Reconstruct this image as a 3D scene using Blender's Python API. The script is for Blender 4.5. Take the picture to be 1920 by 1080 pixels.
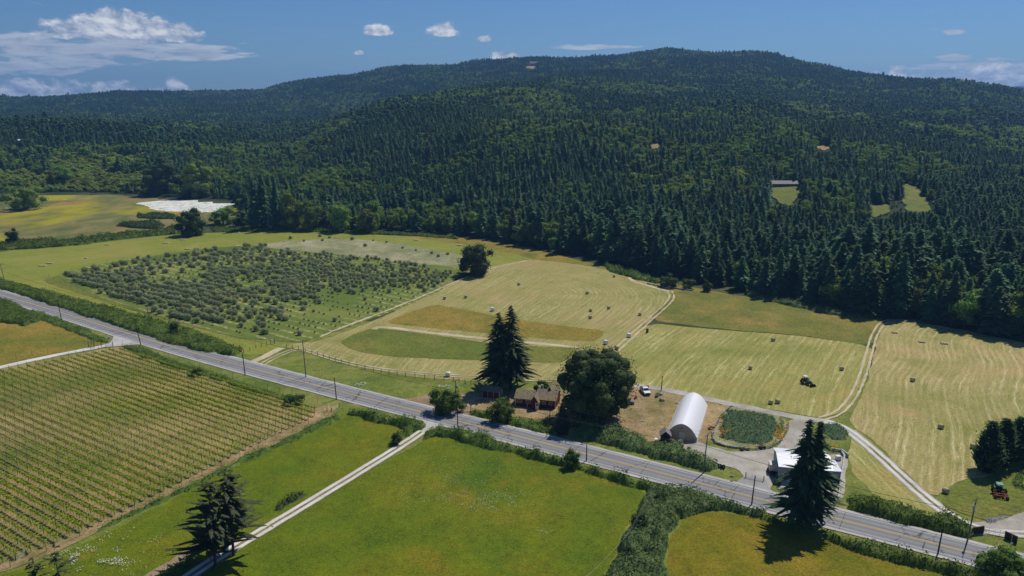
import bpy, bmesh, math, random
import numpy as np
from mathutils import Vector, Matrix
from mathutils.geometry import delaunay_2d_cdt
R_=math.radians
# ------------------------------------------------------------------ camera, world, sun
for o in list(bpy.data.objects): bpy.data.objects.remove(o)
SC=bpy.context.scene; COL=SC.collection
F=1493.0; PITCH=math.atan((540-185)/F); CH=88.0
cP,sP=math.cos(PITCH),math.sin(PITCH)
cam=bpy.data.cameras.new('camera'); cam.sensor_width=36; cam.lens=36*F/1920; cam.clip_end=60000; cam.clip_start=1
co=bpy.data.objects.new('camera',cam); COL.objects.link(co); co.location=(0,0,CH); co.rotation_euler=(math.pi/2-PITCH,0,0)
SC.camera=co
SC.view_settings.view_transform='Standard'; SC.view_settings.look='None'; SC.view_settings.gamma=1
SC.view_settings.exposure=-0.04
SUN_EL=R_(55); SUN_AZ=R_(50)      # az measured counter-clockwise from +X
SKY_STR=0.060; SUN_STR=4.0
sun=bpy.data.lights.new('sun','SUN'); sun.energy=SUN_STR; sun.angle=R_(0.53); sun.color=(1,.95,.86)
so=bpy.data.objects.new('sun',sun); COL.objects.link(so)
sd=Vector((math.cos(SUN_EL)*math.cos(SUN_AZ),math.cos(SUN_EL)*math.sin(SUN_AZ),math.sin(SUN_EL)))
so.rotation_euler=(-sd).to_track_quat('-Z','Y').to_euler(); so.location=sd*500
W_=bpy.data.worlds.new('World'); SC.world=W_; W_.use_nodes=True

def ray(px,py):
    dx=(px-960)/F; dy=-(py-540)/F
    return (dx,cP+dy*sP,-sP+dy*cP)
def W(px,py,z=0.0):
    d=ray(px,py); t=(z-CH)/d[2]; return Vector((d[0]*t,d[1]*t,z))
def pr(X,Y,Z):
    z=Y*cP-(Z-CH)*sP; return 960+F*X/z, 540-F*(Y*sP+(Z-CH)*cP)/z
def hgt(px,by,ty):      # height of an upright thing whose base and top show at by / ty
    b=W(px,by); lo,hi=0.,80.
    for _ in range(40):
        m=(lo+hi)/2
        if pr(b.x,b.y,m)[1]>ty: lo=m
        else: hi=m
    return lo
def ppm(px,py):         # pixels per metre at a ground point
    b=W(px,py); return F/(b.y*cP+CH*sP)

# ------------------------------------------------------------------ node helper
class NT:
    def __init__(s,t): s.t=t; s.n=t.nodes; s.l=t.links; s._p=None
    def node(s,k,**kw):
        x=s.n.new(k)
        for a,b in kw.items(): setattr(x,a,b)
        return x
    def put(s,sock,v):
        if v is None: return
        if isinstance(v,bpy.types.NodeSocket): s.l.new(v,sock)
        else:
            if isinstance(v,(tuple,list)) and len(v)==3 and sock.type=='RGBA': v=(*v,1)
            sock.default_value=v
    def pos(s):
        if s._p is None: s._p=s.node('ShaderNodeNewGeometry').outputs['Position']
        return s._p
    def uv(s): return s.node('ShaderNodeUVMap',uv_map='UVMap').outputs[0]
    def math(s,op,a,b=None,clamp=False):
        x=s.node('ShaderNodeMath',operation=op); x.use_clamp=clamp
        s.put(x.inputs[0],a); s.put(x.inputs[1],b); return x.outputs[0]
    def vs(s,v,k):
        x=s.node('ShaderNodeVectorMath',operation='MULTIPLY'); s.put(x.inputs[0],v); x.inputs[1].default_value=k; return x.outputs[0]
    def va(s,v,k):
        x=s.node('ShaderNodeVectorMath',operation='ADD'); s.put(x.inputs[0],v); s.put(x.inputs[1],k); return x.outputs[0]
    def sep(s,v):
        x=s.node('ShaderNodeSeparateXYZ'); s.put(x.inputs[0],v); return x.outputs
    def comb(s,a,b,c=0.0):
        x=s.node('ShaderNodeCombineXYZ'); s.put(x.inputs[0],a); s.put(x.inputs[1],b); s.put(x.inputs[2],c); return x.outputs[0]
    def noise(s,scale,detail=4,vec=None,rough=.55,dist=0.0):
        x=s.node('ShaderNodeTexNoise'); x.inputs['Scale'].default_value=scale; x.inputs['Detail'].default_value=detail
        x.inputs['Roughness'].default_value=rough; x.inputs['Distortion'].default_value=dist
        s.put(x.inputs['Vector'],s.pos() if vec is None else vec); return x.outputs['Fac']
    def ramp(s,f,st,ip='LINEAR'):
        x=s.node('ShaderNodeValToRGB'); r=x.color_ramp; r.interpolation=ip
        while len(r.elements)<len(st): r.elements.new(.5)
        for e,(p,c) in zip(r.elements,st):
            e.position=p; e.color=(*c,1) if isinstance(c,(tuple,list)) else (c,c,c,1)
        s.put(x.inputs[0],f); return x.outputs[0]
    def sm(s,f,a,b):
        x=s.node('ShaderNodeMapRange',interpolation_type='SMOOTHSTEP'); s.put(x.inputs[0],f); x.inputs[1].default_value=a; x.inputs[2].default_value=b
        return x.outputs[0]
    def mix(s,f,a,b,mode='MIX'):
        x=s.node('ShaderNodeMix',data_type='RGBA',blend_type=mode)
        s.put(x.inputs[0],f); s.put(x.inputs[6],a); s.put(x.inputs[7],b); return x.outputs[2]
    def rand(s): return s.node('ShaderNodeObjectInfo').outputs['Random']
def mat(name,fn,rough=.9,spec=.15,bump=None,transl=0,metal=0):
    m=bpy.data.materials.new(name); m.use_nodes=True; t=NT(m.node_tree); b=t.n['Principled BSDF']
    c=fn(t) if callable(fn) else fn
    t.put(b.inputs['Base Color'],c); t.put(b.inputs['Roughness'],rough); b.inputs['Specular IOR Level'].default_value=spec; b.inputs['Metallic'].default_value=metal
    if bump:
        x=t.node('ShaderNodeBump'); x.inputs['Strength'].default_value=bump[0]; x.inputs['Distance'].default_value=bump[1]
        t.put(x.inputs['Height'],bump[2](t)); t.l.new(x.outputs[0],b.inputs['Normal'])
    if transl:
        tr=t.node('ShaderNodeBsdfTranslucent'); t.put(tr.inputs[0],t.mix(1.0,c,(1.0,1.0,.45),'MULTIPLY'))
        mx=t.node('ShaderNodeMixShader'); mx.inputs[0].default_value=transl
        t.l.new(b.outputs[0],mx.inputs[1]); t.l.new(tr.outputs[0],mx.inputs[2]); t.l.new(mx.outputs[0],t.n['Material Output'].inputs[0])
    return m

# ------------------------------------------------------------------ sky with clouds
def build_world():
    t=NT(W_.node_tree); bg=t.n['Background']
    sky=t.node('ShaderNodeTexSky',sky_type='NISHITA'); sky.sun_disc=False
    sky.sun_elevation=SUN_EL; sky.sun_rotation=math.pi/2-SUN_AZ; sky.altitude=60; sky.air_density=1.0; sky.dust_density=.25; sky.ozone_density=4.0
    g=t.node('ShaderNodeTexCoord').outputs['Generated']; o=t.sep(g)
    az=t.math('MULTIPLY',t.math('ARCTAN2',o[0],o[1]),180/math.pi)
    el=t.math('MULTIPLY',t.math('ARCSINE',o[2]),180/math.pi)
    def ae(px,py):
        d=ray(px,py); return math.degrees(math.atan2(d[0],d[1])),math.degrees(math.atan2(d[2],math.hypot(d[0],d[1])))
    v=t.comb(az,t.math('MULTIPLY',el,1.7))
    n1=t.noise(.42,9,v,.62,.35); n2=t.noise(1.3,7,t.va(v,(13.3,4.1,0)),.6)
    vs_=t.comb(t.math('MULTIPLY',az,.55),t.math('MULTIPLY',el,3.2)); n3=t.noise(.8,8,t.va(vs_,(3.3,7.7,0)),.6,.5)
    n1u=t.noise(.42,9,t.va(v,(-.25,-.55,0)),.62,.35)
    #  px, py(base), half width px, height up px, below px, kind
    cum=[(235,70,165,52,9),(150,66,70,44,7),(200,66,80,48,7),(340,66,52,22,7),(712,62,30,20,6),(828,64,34,22,6),(908,75,15,10,4),(945,112,34,21,20),(672,100,11,6,4),
         (330,186,34,42,20),(300,186,60,26,20),(130,186,55,48,20),(45,188,80,46,20),(210,188,70,34,20),(1690,160,50,30,12),(1760,164,90,36,14),(1860,166,120,44,14),(1960,160,90,50,14),(1640,150,30,16,10)]
    stra=[(180,92,290,24,24),(60,80,120,24,26),(370,100,75,16,16),(60,128,120,15,15),(1820,125,150,10,10),(1900,128,110,22,18),(1720,125,60,6,6),(1790,108,40,7,7),(1110,88,90,5,5),(1790,60,22,5,5),(140,110,140,18,20),(1850,150,160,22,12)]
    def field(lst):
        acc=None
        for px,py,rw,up,dn in lst:
            a0,e0=ae(px,py); a1,_=ae(px+rw,py); _,e1=ae(px,py-up); _,e2=ae(px,py+dn)
            x=t.math('DIVIDE',t.math('SUBTRACT',az,a0),abs(a1-a0)); dy=t.math('SUBTRACT',el,e0)
            yu=t.math('DIVIDE',t.math('MAXIMUM',dy,0.),e1-e0); yd=t.math('DIVIDE',t.math('MINIMUM',dy,0.),e0-e2)
            r=t.math('ADD',t.math('MULTIPLY',x,x),t.math('ADD',t.math('MULTIPLY',yu,yu),t.math('MULTIPLY',yd,yd)))
            mk=t.math('SUBTRACT',1.,r)
            acc=mk if acc is None else t.math('MAXIMUM',acc,mk)
        return t.math('MAXIMUM',acc,-1.5)
    fc=field(cum); fs=field(stra)
    vc=t.math('ADD',t.math('MULTIPLY',fc,.68),t.math('ADD',t.math('MULTIPLY',t.math('SUBTRACT',n1,.5),1.9),t.math('MULTIPLY',t.math('SUBTRACT',n2,.5),1.1)))
    ac=t.sm(vc,.0,.45)
    vs2=t.math('ADD',t.math('MULTIPLY',fs,.85),t.math('MULTIPLY',t.math('SUBTRACT',n3,.5),3.6))
    as_=t.math('MULTIPLY',t.sm(vs2,.0,.6),.85)
    wisp=t.math('MULTIPLY',t.sm(t.math('ADD',n3,t.math('MULTIPLY',el,-.008)),.54,.8),.25)
    shade=t.math('ADD',t.math('MULTIPLY',t.math('SUBTRACT',n1,n1u),2.4),t.math('ADD',t.math('MULTIPLY',n2,.7),.05))  # cloud light and shade painted into the sky colour from an offset noise difference
    ccol=t.ramp(shade,[(.05,(3.6,4.6,6.4)),(.38,(7.2,8.2,10.)),(.72,(13.,13.4,14.))])
    scol=t.ramp(n3,[(.35,(5.6,6.6,8.6)),(.7,(10.,10.8,12.))])
    skyc=t.mix(1.0,sky.outputs[0],(.58,.84,1.22),'MULTIPLY')
    c=t.mix(wisp,skyc,(7.5,8.5,10.5)); c=t.mix(as_,c,scol); c=t.mix(ac,c,ccol)
    t.put(bg.inputs[0],c); bg.inputs[1].default_value=SKY_STR
build_world()

# ------------------------------------------------------------------ numpy noise / terrain
def vnoise(x,y,seed=0):
    x=np.asarray(x,float); y=np.asarray(y,float)
    xi=np.floor(x).astype(np.int64); yi=np.floor(y).astype(np.int64); fx=x-xi; fy=y-yi
    fx=fx*fx*(3-2*fx); fy=fy*fy*(3-2*fy)
    def h(a,b):
        n=(a*374761393+b*668265263+seed*974634777)&0x7fffffff
        n=((n^(n>>13))*1274126177)&0x7fffffff
        return ((n^(n>>16))&0xffff)/65535.
    return (h(xi,yi)*(1-fx)+h(xi+1,yi)*fx)*(1-fy)+(h(xi,yi+1)*(1-fx)+h(xi+1,yi+1)*fx)*fy
def fbm(x,y,s,oct=4,seed=0):
    a=1;tot=0;r=0
    for i in range(oct):
        r=r+a*vnoise(np.asarray(x)/s+i*17.3,np.asarray(y)/s-i*9.1,seed+i); tot+=a; a*=.5; s/=2
    return r/tot
COLS={-700:[(900,0),(1050,14),(1300,46),(1700,30),(2300,44),(2700,53),(3000,86),(3600,50)],
 0:[(900,0),(1050,14),(1300,47),(1700,30),(2300,44),(2700,56),(3000,88),(3600,50)],
 200:[(850,0),(1050,18),(1300,44),(1700,32),(2300,46),(2700,60),(3000,93),(3600,50)],
 400:[(740,0),(1000,19),(1300,38),(1700,35),(2300,46),(2700,72),(3000,102),(3600,50)],
 500:[(700,0),(900,6),(1200,28),(1600,34),(2200,46),(2600,82),(2900,106),(3600,50)],
 560:[(650,0),(900,7),(1200,30),(1600,35),(2200,48),(2600,106),(2900,142),(3600,50)],
 640:[(600,0),(850,20),(1200,56),(1700,45),(2200,62),(2600,124),(2900,162),(3600,60)],
 760:[(580,0),(800,18),(1000,60),(1200,78),(1600,70),(2100,93),(2500,148),(2800,186),(3600,90)],
 900:[(535,0),(700,33),(900,56),(1150,83),(1400,93),(1700,95),(2200,138),(2700,199),(3600,100)],
 1080:[(485,0),(650,25),(900,56),(1200,84),(1500,105),(2000,146),(2600,211),(3600,120)],
 1250:[(440,0),(600,19),(900,52),(1200,77),(1600,113),(2100,168),(2600,224),(3600,140)],
 1420:[(405,0),(600,19),(900,46),(1200,69),(1600,102),(2100,155),(2500,206),(3600,140)],
 1600:[(375,0),(600,18),(900,38),(1200,54),(1600,79),(2000,113),(2300,147),(3600,90)],
 1800:[(352,0),(600,13),(900,26),(1300,43),(1700,73),(2100,110),(2600,70),(4200,40),(6500,165),(8000,60)],
 1920:[(345,0),(600,12),(900,21),(1300,34),(1700,57),(2200,89),(2700,60),(4200,40),(6500,178),(8000,60)],
 2500:[(345,0),(600,12),(900,20),(1300,30),(1700,50),(2200,80),(2700,60),(4200,40),(6500,170),(8000,60)]}
DG=np.concatenate([np.arange(0,3600,25),np.arange(3600,12001,200)]).astype(float)
KX=sorted(COLS); KA=np.array([math.atan((x-960)/1520.) for x in KX]); TAB=[]
for x in KX:
    p=COLS[x]; d=[0]+[a for a,_ in p]+[12000]; z=[0]+[b for _,b in p]+[0]
    if p[-1][0]>=8000: d[-1]=12000
    v=np.interp(DG,d,z); n=144
    k=np.hanning(9); k/=k.sum(); vv=v[:n].copy(); pad=np.pad(vv,4,'edge'); vv=np.convolve(pad,k,'valid')
    st=p[0][0]; w=np.clip((DG[:n]-st)/60,0,1); v[:n]=vv*w; TAB.append(v)
TAB=np.array(TAB)
AG=np.linspace(KA[0],KA[-1],400); T2=np.zeros((400,len(DG)))
for j in range(len(DG)): T2[:,j]=np.interp(AG,KA,TAB[:,j])
k=np.hanning(9);k/=k.sum()
T2s=np.array([np.convolve(np.pad(T2[:,j],4,'edge'),k,'valid') for j in range(len(DG))]).T
EDGE=np.array([COLS[x][0][0] for x in KX],float)
def Tz(x,y):
    x=np.asarray(x,float); y=np.asarray(y,float); D=np.hypot(x,y); A=np.arctan2(x,y)
    a=np.clip((A-AG[0])/(AG[-1]-AG[0])*399,0,398.999); ai=a.astype(int); af=a-ai
    d=np.interp(D,DG,np.arange(len(DG))); d=np.clip(d,0,len(DG)-1.001); di=d.astype(int); df=d-di
    z=(T2s[ai,di]*(1-af)+T2s[ai+1,di]*af)*(1-df)+(T2s[ai,di+1]*(1-af)+T2s[ai+1,di+1]*af)*df
    e=np.interp(A,KA,EDGE); w=np.clip((D-e-30)/250,0,1)
    z=np.where(D<=e,0,z)
    z=z*np.clip((y+200)/400,0,1)
    nz=(fbm(x,y,260,4,3)-.5)*np.clip(z*.6,0,36)+(fbm(x,y,60,2,9)-.5)*np.clip(z*.3,0,5)
    return z+nz*w
def tz(x,y): return float(Tz(x,y))

# ------------------------------------------------------------------ object helpers
def tag(o,label=None,cat=None,group=None,kind=None):
    if label: o['label']=label
    if cat: o['category']=cat
    if group: o['group']=group
    if kind: o['kind']=kind
    return o
def link(name,me,m=None,parent=None,smooth=False):
    if m is not None and len(me.materials)==0:
        for q in (m if isinstance(m,(list,tuple)) else [m]): me.materials.append(q)
    o=bpy.data.objects.new(name,me); COL.objects.link(o)
    if parent: o.parent=parent
    if smooth: me.shade_smooth()
    return o
def empty(name,loc=(0,0,0),rz=0,label=None,cat=None,group=None):
    o=bpy.data.objects.new(name,None); COL.objects.link(o); o.location=loc; o.rotation_euler=(0,0,rz); o.empty_display_size=.2
    return tag(o,label,cat,group)
def npmesh(name,V,Fq,smooth=False):
    V=np.asarray(V,np.float32).reshape(-1,3); Fq=np.asarray(Fq,np.int32); k=Fq.shape[1]
    me=bpy.data.meshes.new(name); me.vertices.add(len(V)); me.vertices.foreach_set('co',V.ravel())
    me.loops.add(Fq.size); me.loops.foreach_set('vertex_index',Fq.ravel())
    me.polygons.add(len(Fq)); me.polygons.foreach_set('loop_start',np.arange(0,Fq.size,k,dtype=np.int32))
    me.update(calc_edges=True); me.validate()
    if smooth: me.shade_smooth()
    return me
def clone(o,loc,rz,sc=(1,1,1),label=None,group=None):
    r=o.copy(); COL.objects.link(r); r.location=loc; r.rotation_euler=(0,0,rz); r.scale=sc
    if label: r['label']=label
    if group: r['group']=group
    for ch in o.children:
        c=ch.copy(); COL.objects.link(c); c.parent=r
        for g in ch.children:
            d=g.copy(); COL.objects.link(d); d.parent=c
    return r
class B:            # small mesh collector
    def __init__(s): s.v=[]; s.f=[]; s.mi=[]
    def add(s,V,Fs,mi=0):
        o=len(s.v); s.v+=[tuple(p) for p in V]; s.f+=[tuple(i+o for i in f) for f in Fs]; s.mi+=[mi]*len(Fs); return s
    def box(s,x0,x1,y0,y1,z0,z1,mi=0,M=None,bev=0):
        V=[(x0,y0,z0),(x1,y0,z0),(x1,y1,z0),(x0,y1,z0),(x0,y0,z1),(x1,y0,z1),(x1,y1,z1),(x0,y1,z1)]
        if bev:
            b=bev; V[4]=(x0+b,y0+b,z1);V[5]=(x1-b,y0+b,z1);V[6]=(x1-b,y1-b,z1);V[7]=(x0+b,y1-b,z1)
        if M is not None: V=[M@Vector(p) for p in V]
        return s.add(V,[(0,3,2,1),(4,5,6,7),(0,1,5,4),(1,2,6,5),(2,3,7,6),(3,0,4,7)],mi)
    def tube(s,p0,p1,r0,r1=None,n=8,mi=0,caps=True):
        p0=Vector(p0);p1=Vector(p1); r1=r0 if r1 is None else r1; d=(p1-p0).normalized()
        a=d.orthogonal().normalized(); b=d.cross(a); V=[]
        for p,r in((p0,r0),(p1,r1)):
            for i in range(n):
                t=2*math.pi*i/n; V.append(p+a*math.cos(t)*r+b*math.sin(t)*r)
        Fs=[(i,(i+1)%n,n+(i+1)%n,n+i) for i in range(n)]
        if caps: Fs+=[tuple(range(n))[::-1],tuple(range(n,2*n))]
        return s.add(V,Fs,mi)
    def build(s,name,m,parent=None,smooth=False):
        me=bpy.data.meshes.new(name); me.from_pydata(s.v,[],s.f); me.update()
        ms=m if isinstance(m,(list,tuple)) else [m]
        for q in ms: me.materials.append(q)
        if len(ms)>1: me.polygons.foreach_set('material_index',s.mi)
        return link(name,me,None,parent,smooth)
def bcopy(src,name,loc,parent,rz=0):
    o=bpy.data.objects.new(name,src.data); COL.objects.link(o); o.parent=parent; o.location=loc; o.rotation_euler=(0,0,rz); return o

def poly_in(px,py,poly):
    P=np.asarray([(p[0],p[1]) for p in poly]); x=np.asarray(px);y=np.asarray(py); ins=np.zeros(x.shape,bool)
    j=len(P)-1
    for i in range(len(P)):
        xi,yi=P[i];xj,yj=P[j]
        c=((yi>y)!=(yj>y))&(x<(xj-xi)*(y-yi)/((yj-yi) if yj!=yi else 1e-9)+xi); ins^=c; j=i
    return ins
def pl_dist(x,y,line):     # signed distance, arc length to a polyline
    P=np.asarray([(p[0],p[1]) for p in line],float); best=np.full(np.shape(x),1e18); sg=np.zeros(np.shape(x)); arc=np.zeros(np.shape(x)); s=0
    for i in range(len(P)-1):
        a=P[i];b=P[i+1];d=b-a;L=np.hypot(*d)
        t=((x-a[0])*d[0]+(y-a[1])*d[1])/L**2
        lo=-1e9 if i==0 else 0; hi=1e9 if i==len(P)-2 else 1
        t=np.clip(t,lo,hi); qx=a[0]+t*d[0];qy=a[1]+t*d[1]
        dd=np.hypot(x-qx,y-qy); sd_=np.sign(d[0]*(y-a[1])-d[1]*(x-a[0])); m=dd<best
        best=np.where(m,dd,best); sg=np.where(m,sd_,sg); arc=np.where(m,s+t*L,arc); s+=L
    return best*np.where(sg==0,1,sg),arc
def smooth_line(pts,n=2):
    for _ in range(n):
        q=[pts[0]]
        for a,b in zip(pts[:-1],pts[1:]):
            q+= [a*.75+b*.25,a*.25+b*.75]
        q.append(pts[-1]); pts=q
    return pts
def PX(l): return [W(*p) for p in l]
rng=np.random.default_rng(7)
def densify(P,step,jit,closed=True,seed=1):
    r=np.random.default_rng(seed); out=[]; n=len(P)
    for i in range(n if closed else n-1):
        a=P[i];b=P[(i+1)%n];L=(b-a).length;k=max(1,int(L/step)); nrm=Vector((-(b-a).y,(b-a).x,0)).normalized() if L>0 else Vector((0,0,0))
        for q in range(k):
            p=a.lerp(b,q/k); j=(vnoise(np.array(p.x/3.3),np.array(p.y/3.3),seed)-.5)*2*jit+(r.random()-.5)*jit*.5; out.append(p+nrm*float(j))
    return out
_idx={}
def lz(layer):      # every sheet of a layer lies a little above the one before it, so no two coincide
    _idx[layer]=_idx.get(layer,-1)+1; return .02*layer+_idx[layer]*.0011
def sheet(name,px,layer,m,jit=.5,step=2.0,guide=None,cell=4.0,terr=False,world=False,round_=1):
    P=[p.copy() for p in px] if world else PX(px)
    if round_:
        for _ in range(round_):
            q=[]
            for i in range(len(P)):
                a=P[i];b=P[(i+1)%len(P)]; q+=[a*.85+b*.15,a*.15+b*.85]
            P=q
    P=densify(P,step,jit,True,len(px)*7+layer)
    V=[Vector((p.x,p.y)) for p in P]; n=len(V)
    if guide is not None or terr:
        xs=[p.x for p in V]; ys=[p.y for p in V]
        gx,gy=np.meshgrid(np.arange(min(xs),max(xs),cell),np.arange(min(ys),max(ys),cell)); gx=gx.ravel();gy=gy.ravel()
        ins=poly_in(gx,gy,V); V+= [Vector((a,b)) for a,b in zip(gx[ins],gy[ins])]
    vs,ed,fs,_,_,_=delaunay_2d_cdt(V,[],[list(range(n))],1,1e-4)
    x=np.array([v.x for v in vs]);y=np.array([v.y for v in vs]); z=(Tz(x,y)+.6+.02*layer) if terr else np.full(len(x),lz(layer))
    me=bpy.data.meshes.new(name); me.from_pydata([(a,b,c) for a,b,c in zip(x,y,z)],[],[tuple(f) for f in fs]); me.update()
    bm=bmesh.new(); bm.from_mesh(me)
    for f in bm.faces:
        f.normal_update()
        if f.normal.z<0: f.normal_flip()
    bm.to_mesh(me); bm.free()
    if guide is not None:
        u,v=pl_dist(x,y,smooth_line(PX(guide),2)); l=me.uv_layers.new(name='UVMap')
        li=np.zeros(len(me.loops),np.int32); me.loops.foreach_get('vertex_index',li)
        l.data.foreach_set('uv',np.stack([u[li],v[li]],1).astype(np.float32).ravel())
    return tag(link(name,me,m),kind='structure')
def ribbon(name,line,off,w,layer,m,jit=0,uv=True,smooth=2,step=2.0,z=None):
    z0_=lz(layer) if z is None else z; P=smooth_line([p.copy() for p in line],smooth); q=[]; s=0
    for a,b in zip(P[:-1],P[1:]):
        k=max(1,int((b-a).length/step)); q+=[a.lerp(b,i/k) for i in range(k)]
    q.append(P[-1]); V=[];UV=[];Fs=[]
    for i,p in enumerate(q):
        d=(q[min(i+1,len(q)-1)]-q[max(i-1,0)]).normalized(); nn=Vector((-d.y,d.x,0))
        j0=(float(vnoise(p.x/2.,p.y/2.,3))-.5)*2*jit; j1=(float(vnoise(p.x/2.,p.y/2.,8))-.5)*2*jit
        if i: s+=(p-q[i-1]).length
        zz=z0_
        for o_ in (off-w/2+j0,off+w/2+j1):
            V.append((p.x+nn.x*o_,p.y+nn.y*o_,zz)); UV.append((o_,s))
    Fs=[(2*i,2*i+2,2*i+3,2*i+1) for i in range(len(q)-1)]
    me=bpy.data.meshes.new(name); me.from_pydata(V,[],[f[::-1] for f in Fs]); me.update()
    if me.polygons[0].normal.z<0: me.flip_normals()
    l=me.uv_layers.new(name='UVMap')
    for lp in me.loops: l.data[lp.index].uv=UV[lp.vertex_index]
    return tag(link(name,me,m),kind='structure')
# ------------------------------------------------------------------ ground materials
def grass(c1,c2,c3,big=.02,mid=.12,fine=1.6,dry=.5,c4=None,amp=1.0):
    def fn(t):
        a=t.noise(big,5,None,.6,.3); b=t.noise(mid,5,None,.62); f=t.noise(fine,6,None,.72)
        v=t.math('ADD',t.math('MULTIPLY',a,.6),t.math('ADD',t.math('MULTIPLY',b,.4),0.))
        c=t.ramp(v,[(.36,c1),(.5,c2),(.62,c3)])
        if c4: c=t.mix(t.math('MULTIPLY',t.sm(t.noise(.035,4,t.va(t.pos(),(90,40,0)),.6),dry,dry+.16),.85),c,c4)
        f2=t.noise(.55,4,None,.7)
        f3=t.noise(.16,4,t.vs(t.pos(),(1.,.6,1)),.65,.6)
        k=t.math('ADD',t.math('MULTIPLY',t.math('SUBTRACT',f,.5),2.3*amp),t.math('ADD',t.math('ADD',1.0,t.math('MULTIPLY',t.math('SUBTRACT',f3,.5),.7)),t.math('MULTIPLY',t.math('SUBTRACT',f2,.5),.9*amp)))
        return t.mix(1.0,c,t.comb(k,k,k),'MULTIPLY')
    return fn
gb=lambda s=1.3,d=.25:(.6,d,lambda t:t.noise(s,5,None,.7))
MG={}
MG['ground']=mat('rough_ground',grass((.03,.05,.016),(.05,.072,.022),(.085,.095,.032),c4=(.14,.13,.055),dry=.55),bump=gb())
MG['pasture']=mat('pasture_grass',grass((.075,.125,.003),(.115,.148,.0035),(.158,.155,.005),big=.03,mid=.1,fine=2.2,c4=(.20,.155,.010),dry=.55,amp=1.0),bump=gb(1.6,.2))
MG['pasture2']=mat('yellowing_grass',grass((.095,.125,.004),(.165,.145,.006),(.235,.165,.014),big=.03,mid=.1,fine=2.2,c4=(.245,.16,.02),dry=.5,amp=1.0),bump=gb(1.6,.2))
MG['orange']=mat('ripening_grass',grass((.17,.16,.018),(.235,.18,.026),(.30,.20,.035),big=.03,mid=.09,fine=1.3,c4=(.12,.15,.018),dry=.52),bump=gb(1.2,.3))
MG['strip']=mat('uncut_hay_grass',grass((.11,.135,.02),(.17,.165,.028),(.25,.19,.04),big=.03,mid=.08,fine=1.2,c4=(.27,.20,.05),dry=.56),bump=gb(1.2,.3))
MG['strip2']=mat('uncut_green_grass',grass((.10,.135,.018),(.135,.16,.022),(.18,.18,.03),big=.03,mid=.08,fine=1.2,c4=(.22,.19,.05),dry=.58),bump=gb(1.2,.3))
MG['verge']=mat('verge_grass',grass((.095,.14,.018),(.16,.19,.03),(.25,.24,.06),big=.06,mid=.25,fine=1.8,c4=(.34,.29,.12),dry=.56),bump=gb(1.8,.25))
MG['orchard']=None
def f_orch(t):
    a=t.noise(.035,4); f=t.noise(1.4,6,None,.7); c=t.ramp(a,[(.35,(.09,.14,.02)),(.55,(.14,.185,.027)),(.68,(.20,.21,.045))])
    u=t.sep(t.uv()); row=t.math('SINE',t.math('MULTIPLY',u[0],2*math.pi/5.4))
    n=t.noise(.5,5,t.comb(t.math('MULTIPLY',u[0],1.6),t.math('MULTIPLY',u[1],.9)),.75)
    m=t.math('MULTIPLY',t.sm(row,.3,.9),t.sm(n,.42,.58))
    m=t.math('MULTIPLY',m,t.sm(t.noise(.02,3,t.va(t.pos(),(12,0,0))),.40,.52))
    c=t.mix(m,c,(.40,.34,.16)); k=t.math('ADD',t.math('MULTIPLY',t.math('SUBTRACT',f,.5),1.9),1.0)
    return t.mix(1.0,c,t.comb(k,k,k),'MULTIPLY')
MG['orchard']=mat('orchard_grass',f_orch,bump=gb(1.4,.25))
def hay(c1,c2,cs,period=2.3,amp=1.0,big=.018,thr=.48,orange=(.33,.25,.10)):
    def fn(t):
        u=t.sep(t.uv()); a=t.noise(big,5,None,.6); b=t.noise(.09,5,None,.6)
        c=t.ramp(t.math('ADD',t.math('MULTIPLY',a,.55),t.math('MULTIPLY',b,.45)),[(.38,c1),(.52,c2),(.64,orange)])
        wob=t.math('MULTIPLY',t.math('SUBTRACT',t.noise(.02,4),.5),3.)
        uu=t.math('ADD',u[0],wob)
        uu=t.math('ADD',uu,t.math('MULTIPLY',t.math('SUBTRACT',t.noise(.25,3),.5),.9))
        s=t.math('SINE',t.math('MULTIPLY',uu,2*math.pi/period))
        n=t.noise(1.0,5,t.comb(t.math('MULTIPLY',uu,.75),t.math('MULTIPLY',u[1],.035)),.65)
        n2=t.noise(1.0,5,t.comb(t.math('MULTIPLY',uu,2.6),t.math('MULTIPLY',u[1],.16)),.7)
        n3=t.noise(1.0,4,t.comb(t.math('MULTIPLY',uu,.35),t.math('MULTIPLY',u[1],.012)),.6)
        lines=t.math('MULTIPLY',t.sm(s,.0,1.1),t.sm(n,thr-.04,thr+.16))
        lines=t.math('ADD',t.math('MULTIPLY',lines,.6),t.math('MULTIPLY',t.sm(n2,.44,.7),.75))
        lines=t.math('MULTIPLY',lines,t.sm(n3,.3,.62))
        lines=t.math('MULTIPLY',lines,t.math('ADD',.35,t.math('MULTIPLY',t.sm(t.noise(.028,3,t.va(t.pos(),(31,77,0))),.36,.6),.85)))
        dark=t.math('MULTIPLY',t.sm(t.math('MULTIPLY',s,-1.),.2,1.),.22)
        c=t.mix(dark,c,c1)
        c=t.mix(t.math('MULTIPLY',lines,amp,True),c,cs)
        f=t.noise(1.5,7,None,.78); k=t.math('ADD',t.math('MULTIPLY',t.math('SUBTRACT',f,.5),2.0),1.0)
        k=t.math('ADD',k,t.math('MULTIPLY',t.math('SUBTRACT',t.noise(1.0,4,t.comb(t.math('MULTIPLY',uu,1.1),t.math('MULTIPLY',u[1],.05))),.5),.7))
        return t.mix(1.0,c,t.comb(k,k,k),'MULTIPLY')
    return fn
MG['hay']=mat('mown_hay_stubble',hay((.21,.215,.045),(.31,.27,.085),(.58,.50,.26),thr=.48,orange=(.36,.27,.11),amp=.75),bump=gb(1.5,.12))
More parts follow.
